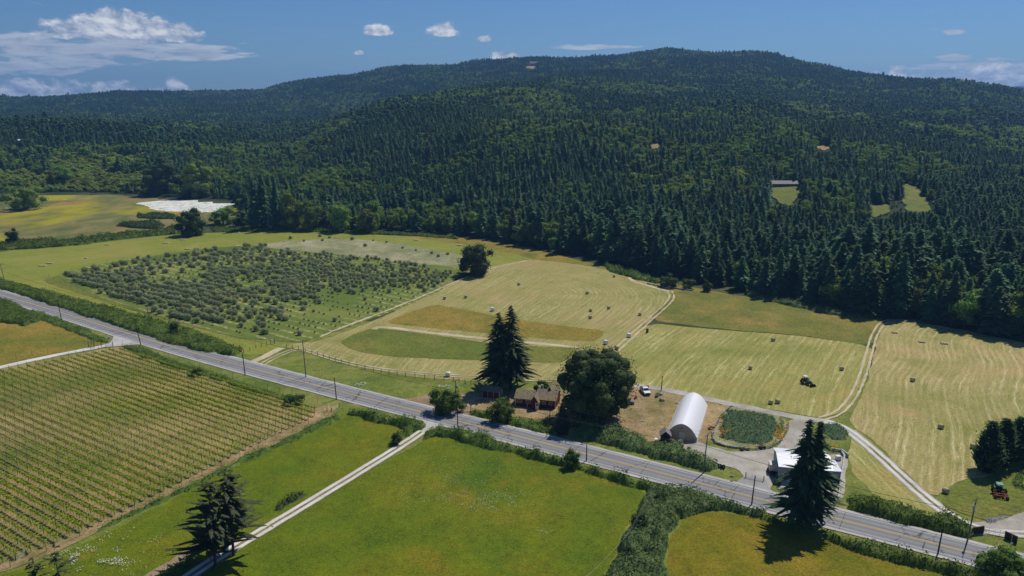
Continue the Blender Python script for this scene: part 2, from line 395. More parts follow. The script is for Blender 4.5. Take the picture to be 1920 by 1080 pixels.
MG['hay2']=mat('mown_hay_stubble_green',hay((.18,.205,.03),(.28,.26,.065),(.56,.51,.24),thr=.47,amp=.85,orange=(.36,.28,.08)),bump=gb(1.5,.12))
MG['hay3']=mat('mown_hay_stubble_windrows',hay((.22,.22,.045),(.33,.28,.095),(.62,.52,.29),amp=.72,period=2.1,thr=.44,orange=(.42,.29,.12)),bump=gb(1.5,.12))
MG['hay4']=mat('mown_hay_stubble_fresh',hay((.18,.21,.022),(.22,.235,.03),(.38,.37,.10),period=3.2,thr=.50,amp=.7,orange=(.28,.24,.05)),bump=gb(1.5,.08))
MG['dry']=mat('dry_yard_grass',grass((.17,.15,.04),(.30,.22,.10),(.40,.28,.14),big=.06,mid=.22,fine=1.7,c4=(.15,.16,.03),dry=.57),bump=gb(1.8,.2))
MG['weeds']=mat('weedy_orchard_grass',grass((.16,.18,.07),(.25,.25,.12),(.36,.33,.19),big=.04,mid=.2,fine=1.5,c4=(.42,.38,.24),dry=.55),bump=gb(1.5,.2))
def f_vine(t):
    a=t.noise(.03,4,t.va(t.pos(),(5,9,0)),.6); f=t.noise(1.8,6,None,.72); b=t.noise(.3,5,None,.65)
    c=t.ramp(t.math('ADD',t.math('MULTIPLY',a,.7),t.math('MULTIPLY',b,.3)),[(.38,(.12,.145,.03)),(.52,(.25,.205,.07)),(.66,(.40,.29,.13))])
    k=t.math('ADD',t.math('MULTIPLY',t.math('SUBTRACT',f,.5),1.5),1.); return t.mix(1.0,c,t.comb(k,k,k),'MULTIPLY')
MG['vine']=mat('vineyard_floor',f_vine,bump=gb(1.8,.15))
def f_mead(t):
    p=t.pos(); sc=t.vs(p,(1,.55,1)); a=t.noise(.012,5,sc,.6); b=t.noise(.05,5,sc,.65,.4); f=t.noise(.9,5,None,.7)
    c=t.ramp(b,[(.34,(.09,.12,.028)),(.48,(.15,.16,.04)),(.6,(.24,.19,.07))])
    c=t.mix(t.sm(t.noise(.014,4,t.va(sc,(40,3,0)),.5),.47,.6),c,(.34,.30,.010))
    c=t.mix(t.math('MULTIPLY',t.sm(t.noise(.02,4,t.va(sc,(400,13,0)),.55),.6,.68),.8),c,(.40,.19,.07))
    w=t.math('MULTIPLY',t.sm(t.noise(.055,6,t.va(t.vs(p,(.8,.5,1)),(40,313,0)),.7),.64,.68),.8)
    c=t.mix(w,c,(.55,.56,.46))
    k=t.math('ADD',t.math('MULTIPLY',t.math('SUBTRACT',f,.5),1.1),1.); return t.mix(1.0,c,t.comb(k,k,k),'MULTIPLY')
MG['meadow']=mat('flower_meadow',f_mead,bump=gb(1.2,.3))
MG['white']=mat('white_blossom_ground',lambda t:t.ramp(t.noise(.22,7,t.vs(t.pos(),(1,.4,1)),.8),[(.36,(.30,.32,.2)),(.47,(.62,.62,.54)),(.6,(.78,.78,.72))]))
def f_gravel(c1,c2,k=.9):
    def fn(t):
        a=t.noise(.12,5,None,.65); f=t.noise(2.6,6,None,.75); c=t.ramp(a,[(.36,c1),(.62,c2)])
        q=t.math('ADD',t.math('MULTIPLY',t.math('SUBTRACT',f,.5),k),1.); return t.mix(1.0,c,t.comb(q,q,q),'MULTIPLY')
    return fn
MG['gravel']=mat('grey_gravel',f_gravel((.30,.27,.21),(.46,.43,.37)),bump=gb(5,.05))
MG['wheel']=mat('pale_gravel_track',f_gravel((.52,.50,.44),(.68,.66,.60),.5),bump=gb(5,.05))
MG['dirt']=mat('pale_dirt_track',f_gravel((.42,.35,.2),(.58,.50,.33),.8),bump=gb(5,.05))
MG['bare']=mat('bare_brown_soil',f_gravel((.20,.14,.08),(.34,.24,.15),1.1),bump=gb(3,.1))
MG['mid']=mat('track_middle_grass',grass((.20,.16,.07),(.26,.20,.09),(.16,.17,.05),big=.2,mid=.6,fine=2.))
MG['shoulder']=mat('gravel_shoulder',f_gravel((.38,.355,.32),(.50,.48,.45),.5),bump=gb(5,.04))
def f_road(t):
    u=t.sep(t.uv()); x=u[0]
    w1=t.math('ABSOLUTE',t.math('SUBTRACT',t.math('ABSOLUTE',x),1.75)); tr=t.sm(t.math('ABSOLUTE',t.math('SUBTRACT',w1,.85)),.45,.1)
    n=t.noise(1.,5,t.comb(t.math('MULTIPLY',x,1.6),t.math('MULTIPLY',u[1],.03)),.6); f=t.noise(4,5,None,.7)
    c=t.ramp(n,[(.3,(.19,.19,.195)),(.7,(.285,.285,.28))]); c=t.mix(t.math('MULTIPLY',tr,.5),c,(.15,.15,.155))
    v=t.node('ShaderNodeTexVoronoi',feature='DISTANCE_TO_EDGE'); v.inputs['Scale'].default_value=.11
    t.put(v.inputs['Vector'],t.va(t.comb(t.math('MULTIPLY',x,.4),u[1]),t.comb(t.math('MULTIPLY',t.noise(.8,4),3.),0.,0.)))
    cr=t.math('MULTIPLY',t.sm(v.outputs[0],.012,.003),.8); c=t.mix(cr,c,(.03,.03,.03))
    k=t.math('ADD',t.math('MULTIPLY',t.math('SUBTRACT',f,.5),.5),1.); return t.mix(1.0,c,t.comb(k,k,k),'MULTIPLY')
MG['road']=mat('worn_asphalt',f_road,rough=.85,spec=.3)
MG['apron']=mat('old_asphalt_apron',f_gravel((.27,.265,.25),(.36,.35,.335),.4),rough=.85)
MG['line_y']=mat('yellow_road_paint',lambda t:t.ramp(t.noise(1.2,5,None,.7),[(.3,(.55,.36,.08)),(.5,(.70,.45,.10))]))
MG['line_w']=mat('white_road_paint',lambda t:t.ramp(t.noise(1.2,5,None,.7),[(.3,(.5,.5,.48)),(.5,(.72,.72,.70))]))
MG['forest']=mat('forest_floor',grass((.012,.020,.008),(.018,.028,.010),(.03,.036,.014),amp=.8))
def f_terr(t):
    p=t.sep(t.pos()); return t.mix(t.sm(p[2],-.5,1.),t.ramp(t.noise(.05,5),[(.4,(.05,.075,.02)),(.6,(.10,.11,.035))]),t.mix(t.sm(t.noise(.012,6,None,.7),.72,.76),t.ramp(t.noise(.03,4),[(.4,(.014,.026,.012)),(.6,(.022,.036,.015))]),(.30,.17,.09)))
MG['terrain']=mat('terrain_cover',f_terr)

# ------------------------------------------------------------------ terrain
def terrain():
    az=np.concatenate([np.arange(-180,-48,4.),np.arange(-48,48,.4),np.arange(48,180,4.)])*math.pi/180
    D=[8.]
    while D[-1]<14000: D.append(D[-1]*1.022+2)
    D=np.array(D); A,DD=np.meshgrid(az,D); x=np.sin(A)*DD;y=np.cos(A)*DD; z=Tz(x,y)-.02
    na=len(az);nd=len(D); V=np.stack([x.ravel(),y.ravel(),z.ravel()],1); V=np.vstack([V,[[0,0,-.02]]])
    i=np.arange(nd-1)[:,None]*na; j=np.arange(na)[None,:]; j2=(j+1)%na
    Fq=np.stack([(i+j).ravel(),(i+j2).ravel(),(i+na+j2).ravel(),(i+na+j).ravel()],1)
    me=npmesh('ground',V,Fq)
    bm=bmesh.new(); bm.from_mesh(me); bm.verts.ensure_lookup_table(); c=bm.verts[len(V)-1]
    for k in range(na): bm.faces.new((c,bm.verts[(k+1)%na],bm.verts[k]))
    bmesh.ops.recalc_face_normals(bm,faces=bm.faces)
    if sum(f.normal.z for f in bm.faces)<0:
        for f in bm.faces: f.normal_flip()
    bm.to_mesh(me); bm.free(); me.shade_smooth()
    tag(link('ground',me,MG['terrain']),kind='structure')
terrain()

# ------------------------------------------------------------------ fields (pixel outlines of the photograph dropped on to the flat valley floor)
G_H2=[(640,690),(720,625),(826,566),(930,512),(993,487),(1100,503),(1190,522),(1250,552),(1225,590),(1150,650)]
sheet('grass_field',[(-700,1300),(-300,900),(0,700),(0,540),(450,560),(900,640),(1300,700),(2100,700),(2600,1300),(1400,3000),(400,3000)],1,MG['verge'],0,20)
sheet('grass_field',[(-300,372),(110,366),(200,365),(330,374),(470,378),(470,400),(340,432),(100,462),(-300,500)],2,MG['meadow'],3,8)
sheet('grass_field',[(250,381),(300,376),(380,374),(440,377),(462,381),(420,389),(400,398),(345,397),(320,397),(290,393),(275,386)],3,MG['white'],2.2,3,round_=2)
sheet('grass_field',[(600,433),(760,437),(860,445),(1000,466),(1190,515),(1290,538),(1500,575),(1660,597),(1640,606),(1240,548),(1190,523),(993,490),(860,461),(700,440),(600,437)],2,MG['orange'],1,4)
sheet('hay_field',[(-200,505),(0,472),(200,452),(330,440),(400,436),(600,434),(700,437),(860,456),(960,475),(1010,489),(930,512),(860,512),(500,456),(115,515),(75,527),(180,562),(330,606),(460,640),(620,648),(600,663),(440,666),(330,616),(0,520),(-200,545)],3,MG['hay4'],.6,3,[(-100,489),(80,480),(330,447),(620,438),(860,460),(990,490)],5)
sheet('hay_field',[(600,640),(700,603),(800,553),(870,522),(920,500),(993,486),(1100,498),(1190,518),(1258,545),(1262,562),(1222,598),(1215,606),(1150,650),(1130,685),(1090,712),(900,716),(760,706),(640,676),(560,655),(520,648)],4,MG['hay'],.5,3,G_H2,3.5)
sheet('hay_field',[(1150,650),(1213,606),(1350,619),(1500,630),(1640,650),(1622,700),(1603,745),(1580,772),(1540,784),(1440,768),(1340,748),(1250,728),(1185,724),(1080,712),(1125,685)],5,MG['hay2'],.5,3,[(1475,640),(1440,680),(1410,720),(1395,750)],3.5)
sheet('hay_field',[(1655,601),(1720,604),(1800,618),(1930,645),(2100,680),(2200,850),(2000,900),(1930,870),(1880,890),(1800,900),(1750,935),(1690,880),(1640,830),(1590,790),(1600,775),(1625,720),(1640,660)],5,MG['hay3'],.5,3,[(1815,610),(1770,620),(1752,640),(1758,660),(1765,675),(1752,700),(1738,722),(1742,760),(1748,800),(1744,850)],3.5)
sheet('hay_field',[(1600,800),(1640,832),(1700,890),(1760,950),(1800,980),(1700,960),(1645,930),(1600,890),(1590,860)],5,MG['hay2'],.5,3,[(1600,800),(1680,880),(1780,970)],3)
sheet('grass_field',[(1840,905),(1885,868),(1930,870),(2000,905),(2100,980),(1930,975),(1880,965),(1860,982),(1800,960),(1758,945),(1790,905)],6,MG['strip2'],.8,3)
sheet('grass_field',[(1212,600),(1262,553),(1275,543),(1400,556),(1500,570),(1640,592),(1658,602),(1640,650),(1500,629),(1350,617)],5,MG['strip'],.5,3)
sheet('grass_field',[(720,606),(770,585),(815,571),(870,581),(950,597),(1050,611),(1132,620),(1128,632),(1110,642),(950,629),(830,617)],6,MG['orange'],.45,3)
sheet('grass_field',[(638,641),(665,626),(700,615),(800,626),(920,645),(1000,650),(1086,653),(1072,668),(1050,682),(900,676),(760,671),(680,662),(648,652)],6,MG['strip2'],.45,3)
sheet('grass_field',[(55,520),(112,508),(200,540),(345,602),(330,612),(180,570),(90,538)],2,MG['strip2'],.3,3)
sheet('orchard_floor',[(100,516),(200,493),(350,470),(500,456),(700,478),(872,505),(838,540),(760,575),(660,612),(560,643),(440,632),(330,602),(180,556)],6,MG['orchard'],.6,3,[(100,516),(560,643)],5)
sheet('grass_field',[(478,459),(560,450),(650,447),(760,458),(870,480),(880,503),(760,493),(640,478),(520,467)],7,MG['weeds'],1,4)
sheet('grass_field',[(470,678),(540,650),(640,668),(720,694),(800,712),(905,722),(900,745),(800,742),(780,756),(640,720),(540,700)],3,MG['verge'],.5,3)
sheet('pasture',[(-200,1300),(-60,1095),(60,1062),(160,1020),(300,950),(460,862),(612,787),(655,772),(700,790),(782,803),(735,845),(640,902),(480,998),(330,1090),(180,1300)],3,MG['pasture'],.7,3)
sheet('pasture',[(820,812),(900,835),(1010,862),(1110,885),(1215,925),(1200,960),(1175,990),(1150,1040),(1110,1110),(1050,1300),(150,1300),(360,1095),(480,1010),(640,912)],3,MG['pasture'],.7,3)
sheet('pasture',[(1262,1300),(1250,1085),(1254,1010),(1290,965),(1330,960),(1440,968),(1530,1008),(1620,1032),(1760,1070),(1900,1110),(2200,1300)],3,MG['pasture2'],.7,3)
sheet('vineyard_floor',[(-500,860),(-90,715),(0,690),(120,668),(218,650),(270,660),(375,694),(480,726),(596,760),(622,768),(608,784),(450,860),(300,938),(150,1012),(20,1068),(-120,1110),(-700,1500)],4,MG['vine'],.5,3)
sheet('grass_field',[(-500,660),(0,583),(50,580),(110,600),(180,634),(200,644),(120,660),(0,684),(-500,800)],4,MG['orange'],.6,4)
sheet('yard',[(640,760),(780,745),(800,742),(905,735),(990,730),(1150,738),(1185,722),(1260,735),(1360,757),(1330,800),(1310,832),(1290,840),(1235,832),(1150,812),(1060,795),(880,765),(800,762)],4,MG['dry'],.5,2)
sheet('yard',[(1340,762),(1370,757),(1352,800),(1325,832),(1300,836),(1325,800)],5,MG['dry'],.3,2)
sheet('gravel_yard',[(1262,838),(1300,826),(1330,838),(1370,848),(1420,847),(1460,838),(1480,808),(1478,790),(1500,783),(1530,790),(1512,815),(1500,850),(1470,860),(1452,905),(1440,930),(1420,934),(1378,916),(1398,900),(1385,880),(1330,868),(1290,855)],6,MG['gravel'],.3,1.5)
sheet('driveway_apron',[(1395,893),(1436,899),(1441,916),(1463,932),(1462,941),(1420,931),(1380,920),(1372,911)],7,MG['apron'],.1,1)
sheet('garden_bed',[(1350,768),(1372,762),(1420,772),(1466,781),(1478,796),(1468,822),(1440,838),(1405,843),(1360,836),(1332,824),(1340,800)],6,MG['weeds'],.3,1.5)
sheet('yard',[(1476,855),(1590,852),(1582,930),(1560,948),(1500,940),(1458,918),(1460,890)],5,MG['gravel'],.3,2)
sheet('yard',[(1520,795),(1565,790),(1605,820),(1602,850),(1590,905),(1575,940),(1582,960),(1640,935),(1620,890),(1600,850),(1570,855)],4,MG['verge'],.4,2)
sheet('gravel_yard',[(1790,985),(1840,980),(1880,975),(1925,955),(2050,930),(2050,1000),(1925,1010),(1860,1003),(1822,1005)],6,MG['gravel'],.4,2)
sheet('bare_soil',[(255,1092),(330,1043),(368,1020),(376,1035),(330,1065),(290,1100)],5,MG['bare'],.4,2)
sheet('bare_soil',[(590,768),(610,760),(632,765),(612,790),(440,868),(290,944),(120,1030),(20,1070),(-40,1080),(-40,1068),(20,1055),(120,1010),(290,930),(440,852)],5,MG['dry'],.35,1.5)
sheet('bare_soil',[(770,755),(800,740),(830,742),(900,770),(900,785),(850,777),(795,765)],6,MG['bare'],.3,2)
# roads and tracks
ROAD=smooth_line(PX([(-420,436),(-200,497),(-60,536),(0,553),(100,582),(337,656),(560,715),(780,771),(1055,840),(1380,925),(1463,947),(1830,1040),(2100,1108),(2500,1210)]),1)
ribbon('road_shoulder',ROAD,0,10.4,8,MG['shoulder'],.18,smooth=1)
ribbon('road',ROAD,0,8.4,9,MG['road'],0,smooth=1)
ribbon('road_marking',ROAD,.17,.15,10,MG['line_y'],0,smooth=1,step=4); ribbon('road_marking',ROAD,-.17,.15,10,MG['line_y'],0,smooth=1,step=4)
ribbon('road_marking',ROAD,3.5,.12,10,MG['line_w'],0,smooth=1,step=4); ribbon('road_marking',ROAD,-3.5,.12,10,MG['line_w'],0,smooth=1,step=4)
DRV=PX([(180,1220),(345,1085),(480,1003),(640,906),(760,832),(805,800),(825,787)])
ribbon('track',DRV,0,3.2,6,MG['mid'],.1,step=1); ribbon('track_wheel_lane',DRV,.85,.95,7,MG['wheel'],.06,step=.8); ribbon('track_wheel_lane',DRV,-.85,.95,7,MG['wheel'],.06,step=.8)
sheet('driveway_apron',[(786,806),(796,790),(800,776),(845,786),(838,796),(818,800),(800,818)],7,MG['shoulder'],.1,1)
ribbon('track',PX([(-500,800),(-100,712),(0,689),(120,663),(205,648),(250,634),(262,640)]),0,3.2,7,MG['wheel'],.15,step=1)
sheet('driveway_apron',[(196,652),(214,634),(205,620),(262,634),(318,652),(300,655),(262,646),(222,650)],8,MG['shoulder'],.15,1,round_=1)
L2=PX([(900,742),(1080,718),(1190,723),(1250,731),(1340,752),(1420,768),(1500,785),(1548,790),(1580,800),(1630,838),(1690,893),(1740,938),(1790,975),(1850,998),(1925,1003),(2050,1000)])
ribbon('track',L2[2:],0,3.4,7,MG['gravel'],.3,step=1); ribbon('track_middle',L2[9:14],0,.55,9,MG['mid'],.25,step=.8); ribbon('track_wheel_lane',L2[7:],.9,.9,8,MG['wheel'],.15,step=.8); ribbon('track_wheel_lane',L2[7:],-.9,.9,8,MG['wheel'],.15,step=.8)
L1=PX([(1760,606),(1690,600),(1658,601),(1640,625),(1630,660),(1618,705),(1600,745),(1575,775),(1540,786)])
for s_ in (-1,1): ribbon('track_wheel_lane',L1,s_*.95,.75,7,MG['dirt'],.15,step=.8)
L3=PX([(1255,545),(1262,560),(1235,585),(1190,625),(1150,662),(1120,690)])
for s_ in (-1,1): ribbon('track_wheel_lane',L3,s_*1.,.7,8,MG['dirt'],.2,step=.8)
L4=PX([(480,690),(520,668),(560,652),(620,673),(700,692),(800,702),(900,708),(1060,716)])
for s_ in (-1,1): ribbon('track_wheel_lane',L4,s_*.9,.6,8,MG['dirt'],.2,step=.8)
ribbon('track',PX([(468,682),(500,667),(528,653)]),0,3,7,MG['dirt'],.3,step=1)
ribbon('track_wheel_lane',PX([(1178,517),(1186,528),(1210,535),(1255,547)]),0,2,7,MG['dirt'],.3,step=1)
ribbon('track_wheel_lane',PX([(990,489),(935,500),(880,517),(760,570),(640,615),(600,632)]),0,1.2,8,MG['dirt'],.35,step=1)
ribbon('track_wheel_lane',PX([(1086,652),(960,640),(830,628),(712,612),(700,618)]),0,2.6,7,MG['dirt'],.4,step=1)
for pts in ([(1190,800),(1205,775),(1210,755),(1198,742)],[(1182,800),(1196,775),(1202,757),(1192,745)]): ribbon('track_wheel_lane',PX(pts),0,.5,7,MG['bare'],.15,step=.8)
# clearings on the slopes (draped on the hill)
def on_hill(px,py):        # where the view ray through a pixel first meets the terrain
    d=ray(px,py); t=200.
    while t<6000:
        x,y,z=d[0]*t,d[1]*t,CH+d[2]*t
        if z<tz(x,y): break
        t+=4
    return Vector((x,y,tz(x,y)))
CLEAR=[[(1440,352),(1490,348),(1505,362),(1480,392),(1452,378)],[(1665,350),(1712,346),(1742,385),(1748,402),(1705,405),(1690,375)],[(1628,388),(1664,384),(1668,402),(1636,412)],[(1005,124),(992,121),(985,127),(1000,131)],[(1216,272),(1232,270),(1238,277),(1224,281)],[(1528,276),(1546,274),(1560,280),(1542,284)]]
CW=[[on_hill(*p) for p in c] for c in CLEAR]
for i,c in enumerate(CW):
    sheet('hillside_clearing',c,2,MG['strip2'] if i<3 else MG['dry'],2,5,None,6,terr=True,world=True)
# ------------------------------------------------------------------ foliage
def foliage(name,c1,c2,c3=None,tr=.22,scale=.8,var=.25):
    def fn(t):
        n=t.noise(scale,4,t.node('ShaderNodeTexCoord').outputs['Object'],.65); st=[(.32,c1),(.55,c2)]
        if c3: st.append((.7,c3))
        c=t.ramp(n,st); r=t.rand(); k=t.math('ADD',1-var,t.math('MULTIPLY',r,2*var))
        k2=t.math('ADD',1-var*.8,t.math('MULTIPLY',t.math('FRACT',t.math('MULTIPLY',r,7.31)),1.6*var))
        k2=t.math('ADD',t.math('MULTIPLY',k,.6),t.math('MULTIPLY',k2,.4)); b_=t.math('SUBTRACT',t.math('MULTIPLY',k,1.5),t.math('MULTIPLY',k2,.5))
        return t.mix(1.0,c,t.comb(k2,k,b_),'MULTIPLY')
    return mat(name,fn,rough=.75,spec=.2,transl=tr)
MF={'con':foliage('conifer_needles',(.055,.125,.055),(.095,.19,.07),(.16,.25,.075),.3,.25,.30),
 'con2':foliage('young_conifer_needles',(.06,.15,.05),(.095,.21,.065),(.14,.26,.075),.25),
 'fir':foliage('fir_needles',(.034,.062,.022),(.055,.09,.028),(.09,.13,.036),.2),
 'pine':foliage('pine_needles',(.055,.078,.034),(.085,.11,.045),(.13,.15,.065),.2),
 'bl':foliage('broadleaf_leaves',(.12,.20,.035),(.18,.27,.045),(.27,.34,.065),.4,.3,.34),
 'bl2':foliage('pale_leaves',(.17,.25,.035),(.25,.32,.05),(.34,.38,.08),.35),
 'dk':foliage('dark_leaves',(.045,.08,.018),(.07,.115,.026),(.11,.155,.036),.25,.5),
 'olive':foliage('olive_leaves',(.26,.30,.15),(.37,.41,.24),(.50,.53,.34),.3,1.2,.12),
 'bram':foliage('bramble_leaves',(.05,.095,.012),(.115,.185,.022),(.24,.30,.045),.3,.45,.1),
 'bram2':foliage('silvery_bramble_leaves',(.055,.10,.025),(.13,.20,.055),(.27,.34,.13),.25,.5,.1),
 'vine':foliage('vine_leaves',(.25,.33,.015),(.38,.45,.022),(.50,.54,.04),.4,1.2,.1),
 'cyp':foliage('cypress_needles',(.035,.075,.020),(.06,.11,.028),(.10,.15,.035),.18),
 'herb':foliage('herb_leaves',(.05,.11,.04),(.09,.16,.06),(.16,.22,.08),.25,1.0,.1),
 'red':foliage('purple_leaves',(.07,.03,.03),(.13,.05,.04),None,.2),
 'lav':foliage('lavender',(.15,.13,.14),(.22,.20,.20),None,.1),
 'dead':mat('dead_wood',lambda t:t.ramp(t.noise(1.5,4),[(.4,(.16,.13,.12)),(.6,(.26,.22,.20))]))}
MB_=mat('bark',lambda t:t.ramp(t.noise(3,5,t.node('ShaderNodeTexCoord').outputs['Object']),[(.35,(.05,.035,.025)),(.65,(.13,.10,.075))]))
def quads(C,Nn,S,asp,r,name,roll=None,dirv=None):
    C=np.asarray(C);Nn=np.asarray(Nn);Nn=Nn/np.maximum(np.linalg.norm(Nn,axis=1,keepdims=True),1e-6)
    q=r.normal(size=C.shape) if dirv is None else np.asarray(dirv)
    a=q-(q*Nn).sum(1,keepdims=True)*Nn; a/=np.maximum(np.linalg.norm(a,axis=1,keepdims=True),1e-6); b=np.cross(Nn,a)
    S=np.asarray(S)[:,None]; a=a*S; b=b*S*asp
    V=np.stack([C-a*.5-b*.25,C-a*.1+b*.5 ,C+a*.5+b*.1,C+a*.0-b*.5],1).reshape(-1,3)
    return V,np.arange(len(C)*4).reshape(-1,4)
def conifer_mesh(name,H,R,seed,step=.6,nb=6,irr=.25,droop=.25,base=.08,seg=4,leaf=1.0,power=.85,clump=False,gap=0.0,lean=0,topr=.05):
    r=np.random.default_rng(seed); C=[];N=[];S=[];Dv=[]; z=H*base; blobs=r.random(64)
    while z<H*.985:
        t=(z-H*base)/(H*(1-base)); rad=R*max((1-t)**power,topr)*(.86+.28*vnoise(t*14.,seed*3.1,seed)); ph=r.random()*6.28
        if t<.08: rad*=.75
        for k in range(nb):
            if r.random()<gap: continue
            an=ph+k*6.283/nb+r.normal()*.25; L=rad*(1+r.normal()*irr)
            if L<.15: continue
            L=min(L,R*1.3); ca,sa=math.cos(an),math.sin(an); up=.15*(1-t)
            n_=max(2,int(seg*L/R+1.2))
            for j in range(n_):
                f=(j+.6)/n_; dd=L*f; zz=z+up*dd-droop*L*f*f+ (r.normal()*.12)
                w=leaf*(1.15-.55*f)*(.8+.4*r.random())*(1-.5*max(0,t-.5)*2*(.9 if H>15 and clump else 0))
                for s_ in (-1,1):
                    off=s_*w*.38
                    C.append((ca*dd-sa*off,sa*dd+ca*off,zz-.12*abs(off)));
                    N.append((ca*.3*1+r.normal()*.28-sa*s_*.35,sa*.3+r.normal()*.28+ca*s_*.35,1.0)); S.append(w*1.35); Dv.append((ca-sa*s_*.7,sa+ca*s_*.7,-droop*1.2))
                if clump or r.random()<.35:
                    C.append((ca*dd+r.normal()*.2,sa*dd+r.normal()*.2,zz-w*.25)); N.append((ca+r.normal()*.5,sa+r.normal()*.5,.25)); S.append(w*1.1); Dv.append((r.normal(),r.normal(),-1))
        z+=step*(.7+.6*r.random())*(1 if t<.75 else .7)
    V,Fq=quads(C,N,S,.62,r,name,dirv=Dv); return npmesh(name,V,Fq)
def frond_conifer(name,H,R,seed,step=.45,nb=8,irr=.2,droop=.3,base=.1,n=5,power=.85,topr=.03,gap=.1,wide=.2,tuft=6,ts=.4,side=0.0,patchy=0.0):
    # every branch is one drooping, jagged frond with a centre ridge, plus small sprigs
    r=np.random.default_rng(seed); V=[];Fq=[]; C=[];N=[];S=[];Dv=[]; z=H*base; o=0
    while z<H*.99:
        t=(z-H*base)/(H*(1-base)); rad=R*max((1-t)**power,topr)*(.75+.5*float(vnoise(t*9.,seed*3.1,seed)))
        if t<.1: rad*=.55+4.5*t
        ph=r.random()*6.28
        for k in range(nb):
            an=ph+k*6.283/nb+r.normal()*.3
            if r.random()<gap+patchy*float(vnoise(t*7.+10,an*1.3+20,seed+3)): continue
            L=min(rad*(1+r.normal()*irr),R*1.25)+.25
            if L<.3: continue
            ca,sa=math.cos(an),math.sin(an); W0=(wide*L+.22)*(.8+.5*r.random()); rise=.28*(1-t)+.35*max(0,t-.7); z0=z+r.normal()*.12; cv=r.normal()*.12; prev=None
            for j in range(n):
                f=.08+.92*j/(n-1); d=L*f; w=W0*(min(f/.3,1.)*max(1-f,0.0)**.6+.04)*(.7+.6*r.random()); wr=W0*(min(f/.3,1.)*max(1-f,0.)**.6+.04)*(.7+.6*r.random())
                x,y=ca*d-sa*cv*d*f,sa*d+ca*cv*d*f; zz=z0+rise*d-droop*L*f*f*1.25
                V+= [(x-sa*-w,y+ca*-w,zz-.38*w),(x,y,zz),(x-sa*wr,y+ca*wr,zz-.38*wr)]
                if j: a=o+(j-1)*3; Fq+= [(a,a+1,a+4,a+3),(a+1,a+2,a+5,a+4)]
                if j and r.random()<tuft/6.:
                    for _ in range(max(1,tuft//5)):
                        q=r.normal(size=2)*W0*.5; C.append((x+q[0],y+q[1],zz+.02-abs(q[0])*.2)); N.append((ca*.4+r.normal()*.4,sa*.4+r.normal()*.4,.9)); S.append(ts*(.6+.8*r.random())); Dv.append((ca+r.normal()*.5,sa+r.normal()*.5,-.3))
            o+=3*n
        z+=step*(.65+.7*r.random())*(1 if t<.7 else .75)
    V2,F2=quads(C,N,S,.6,r,name,dirv=Dv); return npmesh(name,np.vstack([np.array(V),V2]),np.vstack([np.array(Fq),F2+len(V)]))
def trunk_mesh(name,H,r0,limbs=0,seed=1,lean=0,spread=.5,n=7):
    b=B(); r=random.Random(seed); p=Vector((0,0,-.4)); rad=r0; K=6; pts=[]
    for k in range(K):
        q=Vector((lean*H*((k+1)/K)**2+r.uniform(-.02,.02)*H*.3,r.uniform(-.02,.02)*H*.3,H*(k+1)/K)); r1=r0*(1-.85*(k+1)/K)
        b.tube(p,q,rad*(1.25 if k==0 else 1),r1,n,caps=False); p=q; rad=r1; pts.append(q)
    for i in range(limbs):
        s_=pts[r.randrange(1,4)]; a=r.uniform(0,6.28); L=H*spread*r.uniform(.4,.8)
        b.tube(s_,s_+Vector((math.cos(a)*L*.8,math.sin(a)*L*.8,L*.6)),r0*.35,r0*.08,5,caps=False)
    me=bpy.data.meshes.new(name); me.from_pydata(b.v,[],b.f); me.update(); me.shade_smooth(); return me
def sph(r,n):
    q=r.normal(size=(n,3)); return q/np.linalg.norm(q,axis=1,keepdims=True)
